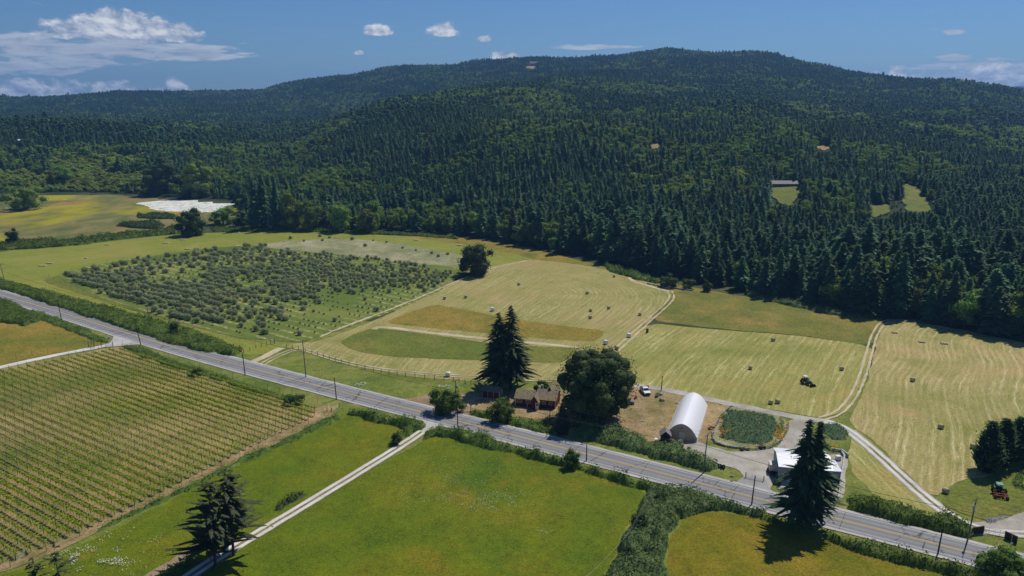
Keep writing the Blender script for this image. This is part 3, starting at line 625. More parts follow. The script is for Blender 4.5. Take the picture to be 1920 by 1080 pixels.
def broad_mesh(name,Wd,H,seed,nl=16,nleaf=110,leaf=.55,base=.15,core=True,shape='round',lob=.33,asp=.7):
    r=np.random.default_rng(seed); VV=[];FF=[];o=0; cz=H*(1+base)/2; hz=H*(1-base)/2
    L=[]
    tries=0
    while len(L)<nl and tries<4000:
        tries+=1
        q=sph(r,1)[0]*r.random()**.4
        if shape=='vase': wz=.55+.45*(q[2]*.5+.5)
        elif shape=='cone': wz=1.0-.62*(q[2]*.5+.5)
        else: wz=1.0
        p=np.array([q[0]*Wd/2*.72*wz,q[1]*Wd/2*.72*wz,cz+q[2]*hz*.74]); rr=lob*min(Wd,H)*.5*(.75+.6*r.random())
        if all(np.linalg.norm(p-a)>.42*(rr+b) for a,b in L): L.append((p,rr))
    ctr=np.array([0,0,cz-.2*hz])
    for p,rr in L:
        n=max(12,int(nleaf*(rr/(lob*min(Wd,H)*.5))**2)); d=sph(r,n); rad=rr*(.78+.34*r.random(n)); d[:,2]*=.85
        bump=1+.25*np.sin(d[:,0]*6+seed)*np.cos(d[:,1]*7)
        c=p+d*(rad*bump)[:,None]; out=(c-ctr); out/=np.linalg.norm(out,axis=1,keepdims=True)
        nn=d*.55+out*.35+r.normal(size=(n,3))*.42+np.array([0,0,.25]); S=leaf*(.6+.8*r.random(n))
        keep=c[:,2]>.15; V,Fq=quads(c[keep],nn[keep],S[keep],asp,r,name); VV.append(V);FF.append(Fq+o);o+=len(V)
        if core:
            m=64; th=np.linspace(0,2*math.pi,8,endpoint=False); ring=[]
            for ph in (-.9,-.3,.3,.9): ring+= [(math.cos(a)*math.cos(ph),math.sin(a)*math.cos(ph),math.sin(ph)*.85) for a in th]
            Vc=p+np.array(ring)*rr*.68*(.9+.2*r.random((32,1))); fq=[]
            for a in range(3):
                for k in range(8): fq.append((a*8+k,a*8+(k+1)%8,(a+1)*8+(k+1)%8,(a+1)*8+k))
            for a in (0,3): fq+= [(a*8,a*8+1,a*8+2,a*8+3),(a*8,a*8+3,a*8+4,a*8+5),(a*8,a*8+5,a*8+6,a*8+7)]
            VV.append(Vc);FF.append(np.array(fq)+o);o+=len(Vc)
    return npmesh(name,np.vstack(VV),np.vstack(FF))
def tree(name,loc,crown,trunk,cm,rz=0,label=None,cat='tree',group=None,sc=(1,1,1),tm=None):
    t=empty(name,loc,rz,label,cat,group); t.scale=sc
    link('crown',crown,cm,t); link('trunk',trunk,tm or MB_,t); return t

# --- forest prototypes
CON=[]; CONL=[]; BRO=[]; BROL=[]
for i in range(4):
    CON.append((frond_conifer('forest_conifer_crown',24,[5.0,5.7,4.5,6.0][i],10+i,step=.62,nb=8,irr=.24,droop=.32,base=.05,n=4,power=[.7,.8,.66,.62][i],topr=.04,gap=.1,wide=.26,tuft=4,ts=.8,patchy=.2),trunk_mesh('forest_conifer_trunk',22,.32,0,i)))
    CONL.append(conifer_mesh('far_conifer_crown',20,[4.9,5.5,4.5,5.9][i],30+i,step=1.45,nb=6,irr=.24,droop=.3,base=.2,seg=1.7,leaf=2.0,power=[.62,.7,.6,.58][i],topr=.05))
for i in range(3):
    BRO.append((broad_mesh('forest_broadleaf_crown',[10,9,11][i],[14,16,12][i],50+i,14,75,.85,base=.1),trunk_mesh('forest_broadleaf_trunk',9,.28,3,i)))
    BROL.append(broad_mesh('far_broadleaf_crown',[9.5,8.5,10.5][i],[12,13,10.5][i],60+i,9,20,1.9,base=.08,core=False,lob=.42))
YC=[conifer_mesh('young_conifer_crown',12,2.3,80+i,step=.8,nb=6,irr=.12,droop=.2,base=.05,seg=2,leaf=1.0,power=.95) for i in range(2)]
def proto(me,m,prefix):
    if not me.materials: me.materials.append(m)
    return bpy.data.objects.new(prefix,me)
def join_proto(crown,trunk,cm,prefix):
    bm=bmesh.new(); bm.from_mesh(crown); n=len(bm.faces); bm.from_mesh(trunk); bm.faces.ensure_lookup_table()
    for f in bm.faces[n:]: f.material_index=1
    me=bpy.data.meshes.new(prefix); bm.to_mesh(me); bm.free(); me.materials.append(cm); me.materials.append(MB_); return bpy.data.objects.new(prefix,me)
def instancer(name,P,rz,S,pid,protos,label,cat):
    col=bpy.data.collections.new(name+'_sources')
    for i,p in enumerate(protos): p.name='%s_source_%02d'%(name,i); col.objects.link(p)
    me=bpy.data.meshes.new(name); n=len(P); me.vertices.add(n); me.vertices.foreach_set('co',np.asarray(P,np.float32).ravel())
    a=me.attributes.new('rz','FLOAT_VECTOR','POINT'); R=np.zeros((n,3),np.float32); R[:,2]=rz; a.data.foreach_set('vector',R.ravel())
    a=me.attributes.new('sc','FLOAT_VECTOR','POINT'); a.data.foreach_set('vector',np.asarray(S,np.float32).ravel())
    a=me.attributes.new('pid','INT','POINT'); a.data.foreach_set('value',np.asarray(pid,np.int32))
    o=bpy.data.objects.new(name,me); COL.objects.link(o); tag(o,label,cat,kind='stuff')
    g=bpy.data.node_groups.new(name,'GeometryNodeTree'); g.interface.new_socket('Geometry',in_out='INPUT',socket_type='NodeSocketGeometry'); g.interface.new_socket('Geometry',in_out='OUTPUT',socket_type='NodeSocketGeometry')
    N=g.nodes.new; I=N('NodeGroupInput');O=N('NodeGroupOutput'); ip=N('GeometryNodeInstanceOnPoints'); ci=N('GeometryNodeCollectionInfo')
    ci.inputs['Collection'].default_value=col; ci.inputs['Separate Children'].default_value=True; ci.inputs['Reset Children'].default_value=True
    def at(nm,t):
        x=N('GeometryNodeInputNamedAttribute'); x.data_type=t; x.inputs[0].default_value=nm; return x.outputs[0]
    l=g.links.new; l(I.outputs[0],ip.inputs['Points']); l(ci.outputs[0],ip.inputs['Instance']); ip.inputs['Pick Instance'].default_value=True
    l(at('pid','INT'),ip.inputs['Instance Index']); l(at('rz','FLOAT_VECTOR'),ip.inputs['Rotation']); l(at('sc','FLOAT_VECTOR'),ip.inputs['Scale']); l(ip.outputs[0],O.inputs[0])
    m=o.modifiers.new('instances','NODES'); m.node_group=g; return o

# --- where the forest stands
FEDGE=PX([(-500,368),(0,362),(110,362),(200,362),(330,371),(440,376),(470,380),(468,410),(462,429),(520,431),(600,431),(700,433),(790,437),(850,441),(900,446),(950,452),(985,466),(1045,474),(1100,480),(1150,497),(1200,507),(1260,520),(1340,541),(1430,556),(1500,572),(1560,586),(1650,594),(1720,604),(1800,618),(1860,630),(1930,642),(2200,700),(2700,800)])
def beyond_edge(x,y):     # inside the wood: behind the edge line seen from the fields
    E=sorted([(math.atan2(p.x,p.y),math.hypot(p.x,p.y)) for p in FEDGE]); a=[e[0] for e in E]; d=[e[1] for e in E]
    return np.hypot(x,y)-np.interp(np.arctan2(x,y),a,d)
def prv(x,y,z):
    zz=y*cP-(z-CH)*sP; return 960+F*x/zz,540-F*(y*sP+(z-CH)*cP)/zz
r=np.random.default_rng(11)
xs=[];ys=[];sp=[]
def band(d0,d1,s,a0=-40,a1=40):
    global xs,ys
    a0,a1=R_(a0),R_(a1); gx=np.arange(-d1*1.0,d1*1.0,s); gy=np.arange(0,d1,s); X,Y=np.meshgrid(gx,gy); X=X.ravel()+r.uniform(-.42,.42,X.size)*s; Y=Y.ravel()+r.uniform(-.42,.42,Y.size)*s
    D=np.hypot(X,Y);A=np.arctan2(X,Y); m=(D>=d0)&(D<d1)&(A>a0)&(A<a1); xs.append(X[m]);ys.append(Y[m])
band(280,900,6.0); band(900,1600,6.6); band(1600,3250,8.0)
X=np.concatenate(xs);Y=np.concatenate(ys); be=beyond_edge(X,Y); m=be>1.5; X,Y,be=X[m],Y[m],be[m]
Z=Tz(X,Y); D=np.hypot(X,Y); px,py=prv(X,Y,Z)
keep=np.ones(len(X),bool)
for c in CW: keep&=~poly_in(X,Y,c)
X,Y,Z,D,px,py,be=[a[keep] for a in (X,Y,Z,D,px,py,be)]
n=len(X)
# kind map: 0 conifer 1 broadleaf 2 pale shrubby 3 young conifer plantation
nz=fbm(X,Y,140,4,21); nz2=fbm(X,Y,45,3,33); rr=r.random(n)
pb=np.clip((nz-.47)*4.5+(nz2-.5)*3,0.05,.85)*np.where(D>1500,.62,.9)
def zone(x0,x1,y0,y1): return (px>x0)&(px<x1)&(py>y0)&(py<y1)
bl=rr<pb
H=13.5+8*(fbm(X,Y,90,3,5)-.5)*2+r.normal(size=n)*np.where(be>75,1.5,2.8)+np.where(r.random(n)<.04,4,0)
H=np.where(D>1500,H*.95,H); H=np.where(be<75,H*1.22+1.5,H)
pale=np.zeros(n,bool); young=np.zeros(n,bool)
q=(zone(95,280,298,400)&(D<1120))|(zone(-200,95,330,400)&(D<1000)); pale|=q&((rr<.55)|(nz2>.45)); bl|=q&(rr<.93)
q=zone(440,560,280,345); bl|=q&(rr<.7)
q=zone(-200,460,285,372); bl|=q&(rr<.55)
q=zone(620,700,180,232)&(D>1500); bl|=q&(rr<.5)
q=(px>540)&(px<1000)&(be<48)&(D<640); bl|=q&(rr<.72)
q=(px>1000)&(px<1180)&(be<50)&(D<640); bl|=q&(rr<.40)
q=zone(1180,1420,315,395)&(D<760); bl|=q&(rr<.55); pale|=q&(rr<.18)
q=zone(560,1000,300,372)&(D<760); young|=q&(rr>.3)
q=zone(410,700,300,360)&(D<900); young|=q&(rr>.45)
q=zone(1480,1600,355,430)&(D<700); bl|=q&(rr<.6)
q=(px>1180)&(be<90)&(D<640)&(rr>.10); bl&=~q
q=(px>1500)&(be<30)&(D<520); bl|=q&(rr>.95)
bl&=~pale; young&=~(bl|pale); con=~(bl|pale|young)
H=np.where(be<22,H*1.05,H)
q=(px>1150)&(be<60)&(D<620); H=np.where(q,H*1.06+1.,H)
H=np.where(young,10+r.normal(size=n)*1.5,H); H=np.where(pale,8.5+r.normal(size=n)*1.8,H); H=np.where(bl,H*.74+1.5,H)
H=np.where((px<460)&(be<30)&(D<1000),H*.62,H)
# keep the view into each clearing as open as the land lies: only low trees on its downhill side
tpx,tpy=prv(X,Y,Z+H)
for ci_,c in enumerate(CW):
    cx=np.mean([p.x for p in c]);cy=np.mean([p.y for p in c]); cd=math.hypot(cx,cy); P2=CLEAR[ci_]
    x0=min(p[0] for p in P2)-2;x1=max(p[0] for p in P2)+2;y1=max(p[1] for p in P2); ymid=sum(p[1] for p in P2)/len(P2)
    q=(px>x0)&(px<x1)&(D<cd+5)&(tpy<ymid+ (y1-ymid)*.5)&(py>ymid-2)
    Hn=np.clip(H*(py-(ymid+(y1-ymid)*.6))/np.maximum(py-tpy,1),2.5,None); H=np.where(q,Hn,H); keepH=~(q&(Hn<4))
    bl=np.where(q&(H<8),True,bl)
con=con&~bl; young=young&~bl; pale=pale&~bl
wide=np.where(bl,r.uniform(.8,1.1,n),r.uniform(.95,1.45,n)); rot=r.uniform(0,6.28,n)
# the 300 of each kind that show largest stand as things of their own
inf=(px>-25)&(px<1945)
front=np.zeros(n)
size=H*F/D
def hidden_rank(mask):    # edge trees first: score by size, discount by how many nearer trees stand before them
    s=size*np.exp(-be/26.)*inf*mask; return np.argsort(-s)[:300]
ic=hidden_rank(con&(D<1100)); ib=hidden_rank((bl)&(D<1200))
solo=np.zeros(n,bool); solo[ic]=True; solo[ib]=True
ZN=[(560,'around the back of the flower meadow at the left'),(1000,'behind the back hay band and the olive orchard'),(1290,'behind the centre hay field and the round shrubs'),(1660,'behind the uncut orange meadow at the right'),(9999,'behind the striped right hay field')]
def zn(x):
    for a,b in ZN:
        if x<a: return b
cproto=[]; bproto=[]
def place(i,protos,kind):
    k=int(rot[i]*1e4)%len(protos); hh=[24]*4 if kind=='c' else [14,16,12]; s=H[i]/hh[k]; loc=(X[i],Y[i],Z[i]-.3); sc=(s*wide[i],s*wide[i],s)
    LB=(('dark conifer ' if kind=='c' else 'leafy green tree ')+'in the forest '+zn(px[i]),('conifers ' if kind=='c' else 'leafy trees ')+zn(px[i]))
    if protos[k][2] is None:
        cr,tr,_=protos[k]
        t=tree('conifer_tree' if kind=='c' else 'broadleaf_tree',loc,cr,tr,MF['con'] if kind=='c' else MF['bl'],rot[i],
          LB[0],'tree',LB[1],sc)
        protos[k][2]=t
    else: clone(protos[k][2],loc,rot[i],sc,LB[0],LB[1])
cp=[[a,b,None] for a,b in CON]; bp=[[a,b,None] for a,b in BRO]
for i in ic: place(i,cp,'c')
for i in ib: place(i,bp,'b')
rest=~solo; near=D<1000
def scv(i,h): s=H[i]/h; return np.stack([s*wide[i],s*wide[i],s],1)
Pr=[join_proto(a,b,MF['con'],'p') for a,b in CON]+[proto(m_,MF['con'],'p') for m_ in CONL]+[proto(conifer_mesh('dead_conifer',20,3.,77,step=1.2,nb=5,irr=.3,droop=.3,base=.1,seg=2,leaf=.9,gap=.35),mat('grey_dead_twigs',(.17,.14,.12)),'p')]
i=np.where(con&rest)[0]; k=r.integers(0,4,len(i)); nr=near[i]; dd_=r.random(len(i))<.008
instancer('conifer_forest',np.stack([X[i],Y[i],Z[i]-.4],1),rot[i],scv(i,np.where(nr&~dd_,24,20.)),np.where(dd_,8,np.where(nr,k,k+4)),Pr,'dense dark conifer forest covering the hills behind the fields','forest')
Pr=[join_proto(a,b,MF['bl'],'p') for a,b in BRO]+[proto(m_,MF['bl'],'p') for m_ in BROL]
i=np.where(bl&rest)[0]; k=r.integers(0,3,len(i)); nr=near[i]; hh=np.where(nr,np.array([14,16,12.])[k],np.array([12,13,10.5])[k])
instancer('broadleaf_forest',np.stack([X[i],Y[i],Z[i]-.4],1),rot[i],scv(i,hh),np.where(nr,k,k+3),Pr,'lighter green leafy woodland scattered among the conifers on the slopes','forest')
sh=[proto(broad_mesh('willow_scrub_crown',7,7,90+j,10,60,.7,base=.0),MF['bl2'],'p') for j in range(2)]
i=np.where(pale&rest)[0]; instancer('willow_scrub',np.stack([X[i],Y[i],Z[i]-.4],1),rot[i],scv(i,7.)*np.array([1.25,1.25,1]),r.integers(0,2,len(i)),sh,'pale yellow green willow scrub at the back of the flower meadow','scrub')
yp=[proto(m_,MF['con2'],'p') for m_ in YC]
i=np.where(young&rest)[0]; instancer('young_conifer_plantation',np.stack([X[i],Y[i],Z[i]-.4],1),rot[i],scv(i,12.),r.integers(0,2,len(i)),yp,'even plantation of young green conifers behind the forest edge','plantation')
print('FOREST',n,con.sum(),bl.sum(),pale.sum(),young.sum())


# ------------------------------------------------------------------ hedges and scrub
def hedge(name,px,h,m,label,cat='hedge',leaf=.38,dens=9,seed=1,lump=2.2,cell=.7,edge=1.3,world=False,z0=0,group=None,zjit=.35):
    r=np.random.default_rng(seed); P=[p.copy() for p in px] if world else PX(px); V0=densify(P,1.5,.9,True,seed); V=[]
    for i,p in enumerate(V0):
        a=V0[i-3];b=V0[(i+3)%len(V0)]; nn=Vector((b.y-a.y,-(b.x-a.x),0)); nn=nn.normalized() if nn.length>1e-6 else Vector((0,1,0)); q=p+nn*.6
        if bool(poly_in(np.array([q.x]),np.array([q.y]),V0)[0]): nn=-nn
        f=max(0.,nn.dot(Vector((p.x,p.y,0)).normalized())); V.append(p-Vector((p.x,p.y,0)).normalized()*f*h*(.8 if cat in('hedge','thicket') else .3))
    xs=[p.x for p in V];ys=[p.y for p in V]; gx,gy=np.meshgrid(np.arange(min(xs),max(xs)+cell,cell),np.arange(min(ys),max(ys)+cell,cell))
    def hh(x,y):
        d=np.abs(pl_dist(x,y,V+[V[0]])[0]); e=np.clip(d/edge,0,1)**.55
        return h*.92*e*(.2+1.3*fbm(x,y,lump,3,seed))*(.5+1.0*fbm(x,y,7,2,seed+5))
    ins=poly_in(gx,gy,V); Z=np.where(ins,0,-.3); Z[ins]=z0+hh(gx[ins],gy[ins])*.82
    ny,nx=gx.shape; idx=np.arange(nx*ny).reshape(ny,nx); a=ins[:-1,:-1]|ins[1:,:-1]|ins[:-1,1:]|ins[1:,1:]
    Fq=np.stack([idx[:-1,:-1][a],idx[:-1,1:][a],idx[1:,1:][a],idx[1:,:-1][a]],1)
    jx=gx+r.uniform(-.25,.25,gx.shape)*cell; jy=gy+r.uniform(-.25,.25,gx.shape)*cell
    V1=np.stack([jx.ravel(),jy.ravel(),Z.ravel()],1); used=np.unique(Fq); mp=np.full(nx*ny,-1); mp[used]=np.arange(len(used)); V1=V1[used]; Fq=mp[Fq]
    area=ins.sum()*cell*cell; n=int(area*dens); qx=r.uniform(min(xs),max(xs),n*6); qy=r.uniform(min(ys),max(ys),n*6); k=poly_in(qx,qy,V); qx=qx[k][:n];qy=qy[k][:n]
    z=hh(qx,qy); e=.4; sx=(hh(qx+e,qy)-hh(qx-e,qy))/(2*e); sy=(hh(qx,qy+e)-hh(qx,qy-e))/(2*e)
    N=np.stack([-np.clip(sx,-3,3),-np.clip(sy,-3,3),np.ones(len(z))],1); N/=np.linalg.norm(N,axis=1,keepdims=True); N+=r.normal(size=N.shape)*.45
    C=np.stack([qx,qy,z0+z*(.9+.25*r.random(len(z)))+r.uniform(0,zjit,len(z))],1); V2,F2=quads(C,N,leaf*(.6+.9*r.random(len(z))),.75,r,name)
    me=npmesh(name,np.vstack([V1,V2]),np.vstack([Fq,F2+len(V1)])); ctr=np.array([np.mean(xs),np.mean(ys),0])
    o=link(name,me,m); return tag(o,label,cat,group)
hedge('roadside_hedge',[(-120,495),(0,524),(80,546),(150,562),(240,586),(330,610),(400,635),(456,655),(440,668),(380,660),(300,640),(200,606),(100,575),(0,542),(-120,508)],1.9,MF['bram'],'long thick green hedge between the two lane road and the olive orchard',dens=6,leaf=.5,seed=2)
hedge('roadside_hedge',[(655,770),(690,772),(760,786),(800,797),(790,806),(762,822),(745,830),(735,823),(760,806),(700,790),(655,778)],2.4,MF['bram'],'dark green hedge bending round the corner of the left pasture beside the white track',seed=3)
hedge('roadside_hedge',[(806,806),(822,797),(850,802),(900,815),(960,834),(1020,852),(1080,868),(1150,887),(1215,902),(1230,920),(1180,913),(1090,886),(1000,861),(920,842),(850,824),(818,818),(790,828),(795,815)],2.3,MF['bram'],'long low green hedge between the front pasture and the road, left of the scrub',seed=4,dens=11)
hedge('bramble_thicket',[(1210,905),(1260,909),(1330,925),(1400,948),(1440,958),(1430,972),(1360,958),(1310,962),(1275,975),(1250,1000),(1252,1050),(1240,1110),(1100,1120),(1130,1075),(1160,1035),(1185,990),(1200,965),(1205,940)],2.6,MF['bram2'],'broad silvery green bramble thicket running down between the two front pastures','thicket',dens=12,seed=5,lump=2.8)
hedge('bramble_thicket',[(1060,798),(1100,795),(1150,806),(1230,828),(1300,850),(1350,872),(1330,884),(1260,868),(1180,846),(1110,828),(1045,812)],2.6,MF['bram2'],'bramble bank above the road between the farmhouse and the white tunnel greenhouse','thicket',dens=11,seed=6,lump=2.6)
hedge('roadside_hedge',[(1588,938),(1612,926),(1650,934),(1720,952),(1790,968),(1822,984),(1826,1010),(1770,1000),(1700,985),(1640,968),(1592,956)],3.0,MF['bram'],'tall green hedge on the far side of the road left of the metal gate',dens=12,seed=7)
hedge('roadside_hedge',[(1418,955),(1470,975),(1540,1000),(1580,1006),(1640,1016),(1720,1040),(1790,1056),(1850,1070),(1920,1090),(1980,1110),(1950,1130),(1850,1100),(1770,1078),(1680,1058),(1600,1034),(1560,1018),(1500,1000),(1430,975)],2.1,MF['bram'],'green hedge along the near side of the road at lower right',dens=12,seed=8)
hedge('field_hedge',[(-120,474),(0,458),(80,452),(150,450),(250,438),(330,428),(330,438),(250,446),(150,460),(60,467),(0,470),(-120,486)],2.6,MF['bram'],'low dark hedge between the flower meadow and the mown hay band',dens=3.5,leaf=.7,seed=9)
hedge('field_hedge',[(395,428),(460,424),(540,430),(600,432),(700,436),(800,440),(860,446),(858,449),(780,443),(690,440),(600,436),(500,434),(400,436)],1.6,MF['bram'],'thin hedge line between the back hay band and the forest edge',dens=3,leaf=.7,seed=10)
hedge('brush_patch',[(215,424),(250,419),(290,417),(312,424),(300,430),(260,429)],2.2,MF['dk'],'dark brush patch in the flower meadow nearest the hedge','bushes',dens=3.5,leaf=.7,seed=11)
hedge('brush_patch',[(256,405),(290,402),(330,405),(328,411),(290,411),(258,409)],2.2,MF['dk'],'thin dark brush strip in the meadow below the white blossom patch','bushes',dens=3.5,leaf=.7,seed=12)
hedge('brush_patch',[(1130,497),(1150,498),(1190,512),(1230,526),(1236,532),(1190,524),(1140,508)],1.8,MF['bram'],'rough brush at the forest foot behind the centre hay field','bushes',dens=4,leaf=.6,seed=13)
hedge('brush_patch',[(1400,549),(1470,560),(1560,580),(1640,590),(1640,598),(1550,590),(1470,572),(1400,556)],1.7,MF['bram2'],'low brush fringe under the dark conifers behind the uncut meadow','bushes',dens=5,leaf=.5,seed=14)
hedge('brush_patch',[(885,770),(930,776),(1000,790),(1060,803),(1050,818),(990,806),(920,788),(880,778)],1.5,MF['bram'],'bushes along the road bank in front of the red farmhouse','bushes',dens=9,seed=15)
hedge('fence_line_weeds',[(615,784),(640,776),(640,786),(560,822),(440,878),(340,925),(250,968),(180,1000),(180,993),(250,958),(340,917),(440,866),(540,820)],.75,MF['bram'],'weedy strip along the lower fence of the vineyard','weeds',dens=14,seed=16,leaf=.34,edge=.5,lump=1.4,zjit=.6)
hedge('verge_weeds',[(225,648),(270,652),(300,668),(360,688),(420,706),(480,726),(560,750),(556,758),(480,738),(400,712),(330,692),(260,668)],.8,MF['bram'],'weedy bank between the road and the top fence of the vineyard','weeds',dens=10,seed=17,leaf=.36,edge=1,lump=1.8,zjit=.5)
hedge('verge_weeds',[(60,580),(110,596),(170,622),(208,640),(190,644),(140,625),(90,606),(50,592)],.9,MF['bram'],'weedy bank above the small orange meadow at the left edge','weeds',dens=5,seed=18,leaf=.35,edge=1)
hedge('garden_crop',[(1362,768),(1400,770),(1450,781),(1462,800),(1452,825),(1430,838),(1390,830),(1350,822),(1345,805)],.5,MF['herb'],'dark green herb patch filling the stone edged garden bed','herb patch',dens=9,seed=19,leaf=.35,edge=.8,lump=1.2)
hedge('garden_crop',[(1540,796),(1572,792),(1592,808),(1588,828),(1560,826),(1545,815)],.7,MF['herb'],'second herb patch right of the lane behind the tall fir','herb patch',dens=8,seed=20,leaf=.35,edge=.8,lump=1.2)
hedge('yellow_shrub_row',[(1460,783),(1474,790),(1474,808),(1462,826),(1450,832),(1455,805)],1.0,MF['bl2'],'bright yellow green shrubs on the lane side of the garden bed','shrubs',dens=10,seed=21)
hedge('lavender_hedge',[(1848,975),(1870,966),(1920,953),(1990,935),(1990,940),(1920,961),(1872,975),(1850,984)],.8,MF['lav'],'low grey purple lavender hedge beside the gravel entrance','hedge',dens=12,seed=22,leaf=.25)
hedge('clipped_hedge',[(1898,898),(1912,885),(1925,872),(1945,868),(1930,890),(1912,905),(1925,915),(1940,920),(1935,925),(1905,915)],1.1,MF['bram'],'curved low green hedge at the right edge behind the cypresses','hedge',dens=12,seed=23)
hedge('track_side_brush',[(512,955),(540,935),(570,922),(576,930),(545,948),(520,962)],1.9,MF['dk'],'dark bushes beside the white wheel tracks in the left pasture','bushes',dens=11,seed=24)
hedge('track_side_brush',[(270,1095),(330,1060),(362,1040),(372,1052),(340,1080),(300,1110)],1.3,MF['bram'],'bushes by the track at the bottom edge left of the two pines','bushes',dens=11,seed=25)
hedge('brush_patch',[(-60,570),(0,562),(30,572),(60,590),(75,602),(50,612),(10,606),(-60,600)],2.4,MF['bram'],'green bushes at the left edge between the road and the orange meadow','bushes',dens=7,seed=26)
# ------------------------------------------------------------------ single trees and shrubs
def atree(name,px,by,ty,wpx,kind,label,cat='tree',seed=1,m=None,**kw):
    p=W(px,by); H=hgt(px,by,ty); Wd=wpx/ppm(px,by)
    if kind=='con':
        fr=kw.pop('frond',False); cr=(frond_conifer if fr else conifer_mesh)(name+'_crown',H,Wd/2*(.92 if fr else 1.22),seed,**kw); tr=trunk_mesh(name+'_trunk',H*.93,max(.12,H*.016),0,seed)
    else: cr=broad_mesh(name+'_crown',Wd*1.14,H,seed,**kw); tr=trunk_mesh(name+'_trunk',H*.7,max(.08,H*.03),5,seed)
    return tree(name,p,cr,tr,m or (MF['fir'] if kind=='con' else MF['bl']),0,label,cat)
ck=dict(frond=True,step=.34,nb=10,irr=.24,droop=.30,base=.12,n=6,power=.78,topr=.03,gap=.16,wide=.105,tuft=9,ts=.42,patchy=.55)
atree('fir_tree',936,728,584,96,'con','left of the two very tall dark firs beside the red shed',seed=101,**ck)
atree('fir_tree',958,727,572,104,'con','right of the two very tall dark firs behind the red farmhouse',seed=102,**ck)
atree('spruce_tree',1500,990,784,118,'con','towering dark fir with a forked top, left stem, in front of the white roofed barn',seed=103,**dict(ck,power=.78))
atree('spruce_tree',1521,986,788,114,'con','right stem of the towering dark fir in front of the white roofed barn',seed=104,**dict(ck,power=.78))
pk=dict(frond=True,step=.44,nb=8,irr=.34,droop=.10,base=.18,n=6,power=.6,topr=.06,gap=.26,wide=.085,tuft=10,ts=.42,patchy=.7)
atree('pine_tree',404,1062,905,138,'con','left open branched pine standing over the white wheel tracks',seed=105,m=MF['pine'],**pk)
atree('pine_tree',438,1042,882,144,'con','right and taller open branched pine standing over the white wheel tracks',seed=106,m=MF['pine'],**pk)
atree('pine_tree',113,1105,1020,66,'con','small thin pine at the bottom edge left of the flower speckled grass',seed=107,m=MF['pine'],**dict(pk,base=.1,step=.6,gap=.4))
atree('pine_tree',72,1110,1045,50,'con','smallest pine cut off by the bottom edge at the vineyard corner',seed=108,m=MF['pine'],**dict(pk,base=.1,step=.6,gap=.4))
atree('maple_tree',1115,784,640,154,'br','huge round dark green maple between the farmhouse and the white pickup',seed=109,m=MF['dk'],nl=80,nleaf=170,leaf=.5,base=-.1,lob=.27)
atree('oak_tree',893,515,446,72,'br','big round dark oak alone at the right corner of the olive orchard',seed=110,m=MF['dk'],nl=40,nleaf=120,leaf=.7,base=-.16,lob=.27)
atree('leafy_tree',46,392,334,92,'br','broad green tree at the left edge of the flower meadow',seed=111,m=MF['bl'],nl=30,nleaf=90,leaf=1.0,base=-.24,lob=.34)
atree('leafy_tree',24,458,422,26,'br','small slim dark tree by the hedge at the left edge',seed=112,m=MF['dk'],nl=14,nleaf=60,leaf=.6,base=-.24,lob=.42)
atree('leafy_tree',361,441,383,58,'br','dark round tree standing on the hedge line below the white blossom patch',seed=113,m=MF['dk'],nl=28,nleaf=90,leaf=.8,base=-.24,lob=.34)
atree('leafy_tree',419,421,377,54,'br','lighter rounded shrub tree right of the dark tree on the hedge line',seed=114,m=MF['bl'],nl=22,nleaf=90,leaf=.8,base=-.24,lob=.36)
atree('leafy_tree',455,426,388,36,'br','small dark tree between the pale shrub tree and the dead snag',seed=115,m=MF['dk'],nl=14,nleaf=70,leaf=.8,base=-.24,lob=.4)
for i,(a,b,c,w) in enumerate([(478,430,335,34),(496,428,325,38),(520,430,330,36)]): atree('fir_tree',a,b,c,w,'con',['leftmost','middle','rightmost'][i]+' of the three tall dark conifers by the dead grey snag',seed=120+i,m=MF['con'],frond=True,step=.6,nb=8,irr=.25,droop=.35,base=.06,n=4,power=.7,wide=.26,ts=.8)
for i,(a,b,c,w) in enumerate([(548,430,352,52),(585,432,370,44),(640,434,372,46),(690,436,378,40)]): atree('maple_tree',a,b,c,w,'br',['big bright maple right of the dead grey snag','second bright maple right of the dead grey snag','round maple behind the back hay band, left of the forest conifers','fourth round maple along the back hay band'][i],seed=125+i,m=MF['bl'],nl=24,nleaf=90,leaf=.9,base=-.24,lob=.34)
atree('leafy_tree',307,366,288,66,'br','tall dark poplar, left of a pair, behind the white blossom patch',seed=130,m=MF['dk'],nl=30,nleaf=90,leaf=1.1,base=-.24,lob=.34)
atree('leafy_tree',374,370,288,60,'br','tall grey green poplar, right of a pair, behind the white blossom patch',seed=131,m=MF['bl'],nl=30,nleaf=90,leaf=1.1,base=-.24,lob=.34)
atree('leafy_tree',1570,430,356,100,'br','large spreading grey green tree among the forest below the hillside house',seed=132,m=MF['bram2'],nl=36,nleaf=90,leaf=1.0,base=-.24,lob=.3)
atree('round_shrub',1253,537,507,42,'br','largest of the round brown green shrubs at the forest foot',cat='shrub',seed=133,m=MF['dk'],nl=14,nleaf=80,leaf=.5,base=-.24,lob=.4)
atree('round_shrub',1290,541,518,32,'br','middle of the round shrubs at the forest foot',cat='shrub',seed=134,m=MF['bram'],nl=12,nleaf=80,leaf=.5,base=-.24,lob=.4)
atree('round_shrub',1327,546,520,22,'br','single egg shaped shrub rightmost at the forest foot',cat='shrub',seed=135,m=MF['dk'],nl=10,nleaf=80,leaf=.45,base=-.24,lob=.45)
atree('leafy_tree',838,772,722,72,'br','wide leafy tree at the dirt entrance left of the red shed',seed=136,m=MF['bram'],nl=26,nleaf=110,leaf=.45,base=-.24,lob=.34)
atree('leafy_tree',938,788,742,56,'br','bright green round tree between the road and the red shed',seed=137,m=MF['bl'],nl=22,nleaf=110,leaf=.4,base=-.24,lob=.36)
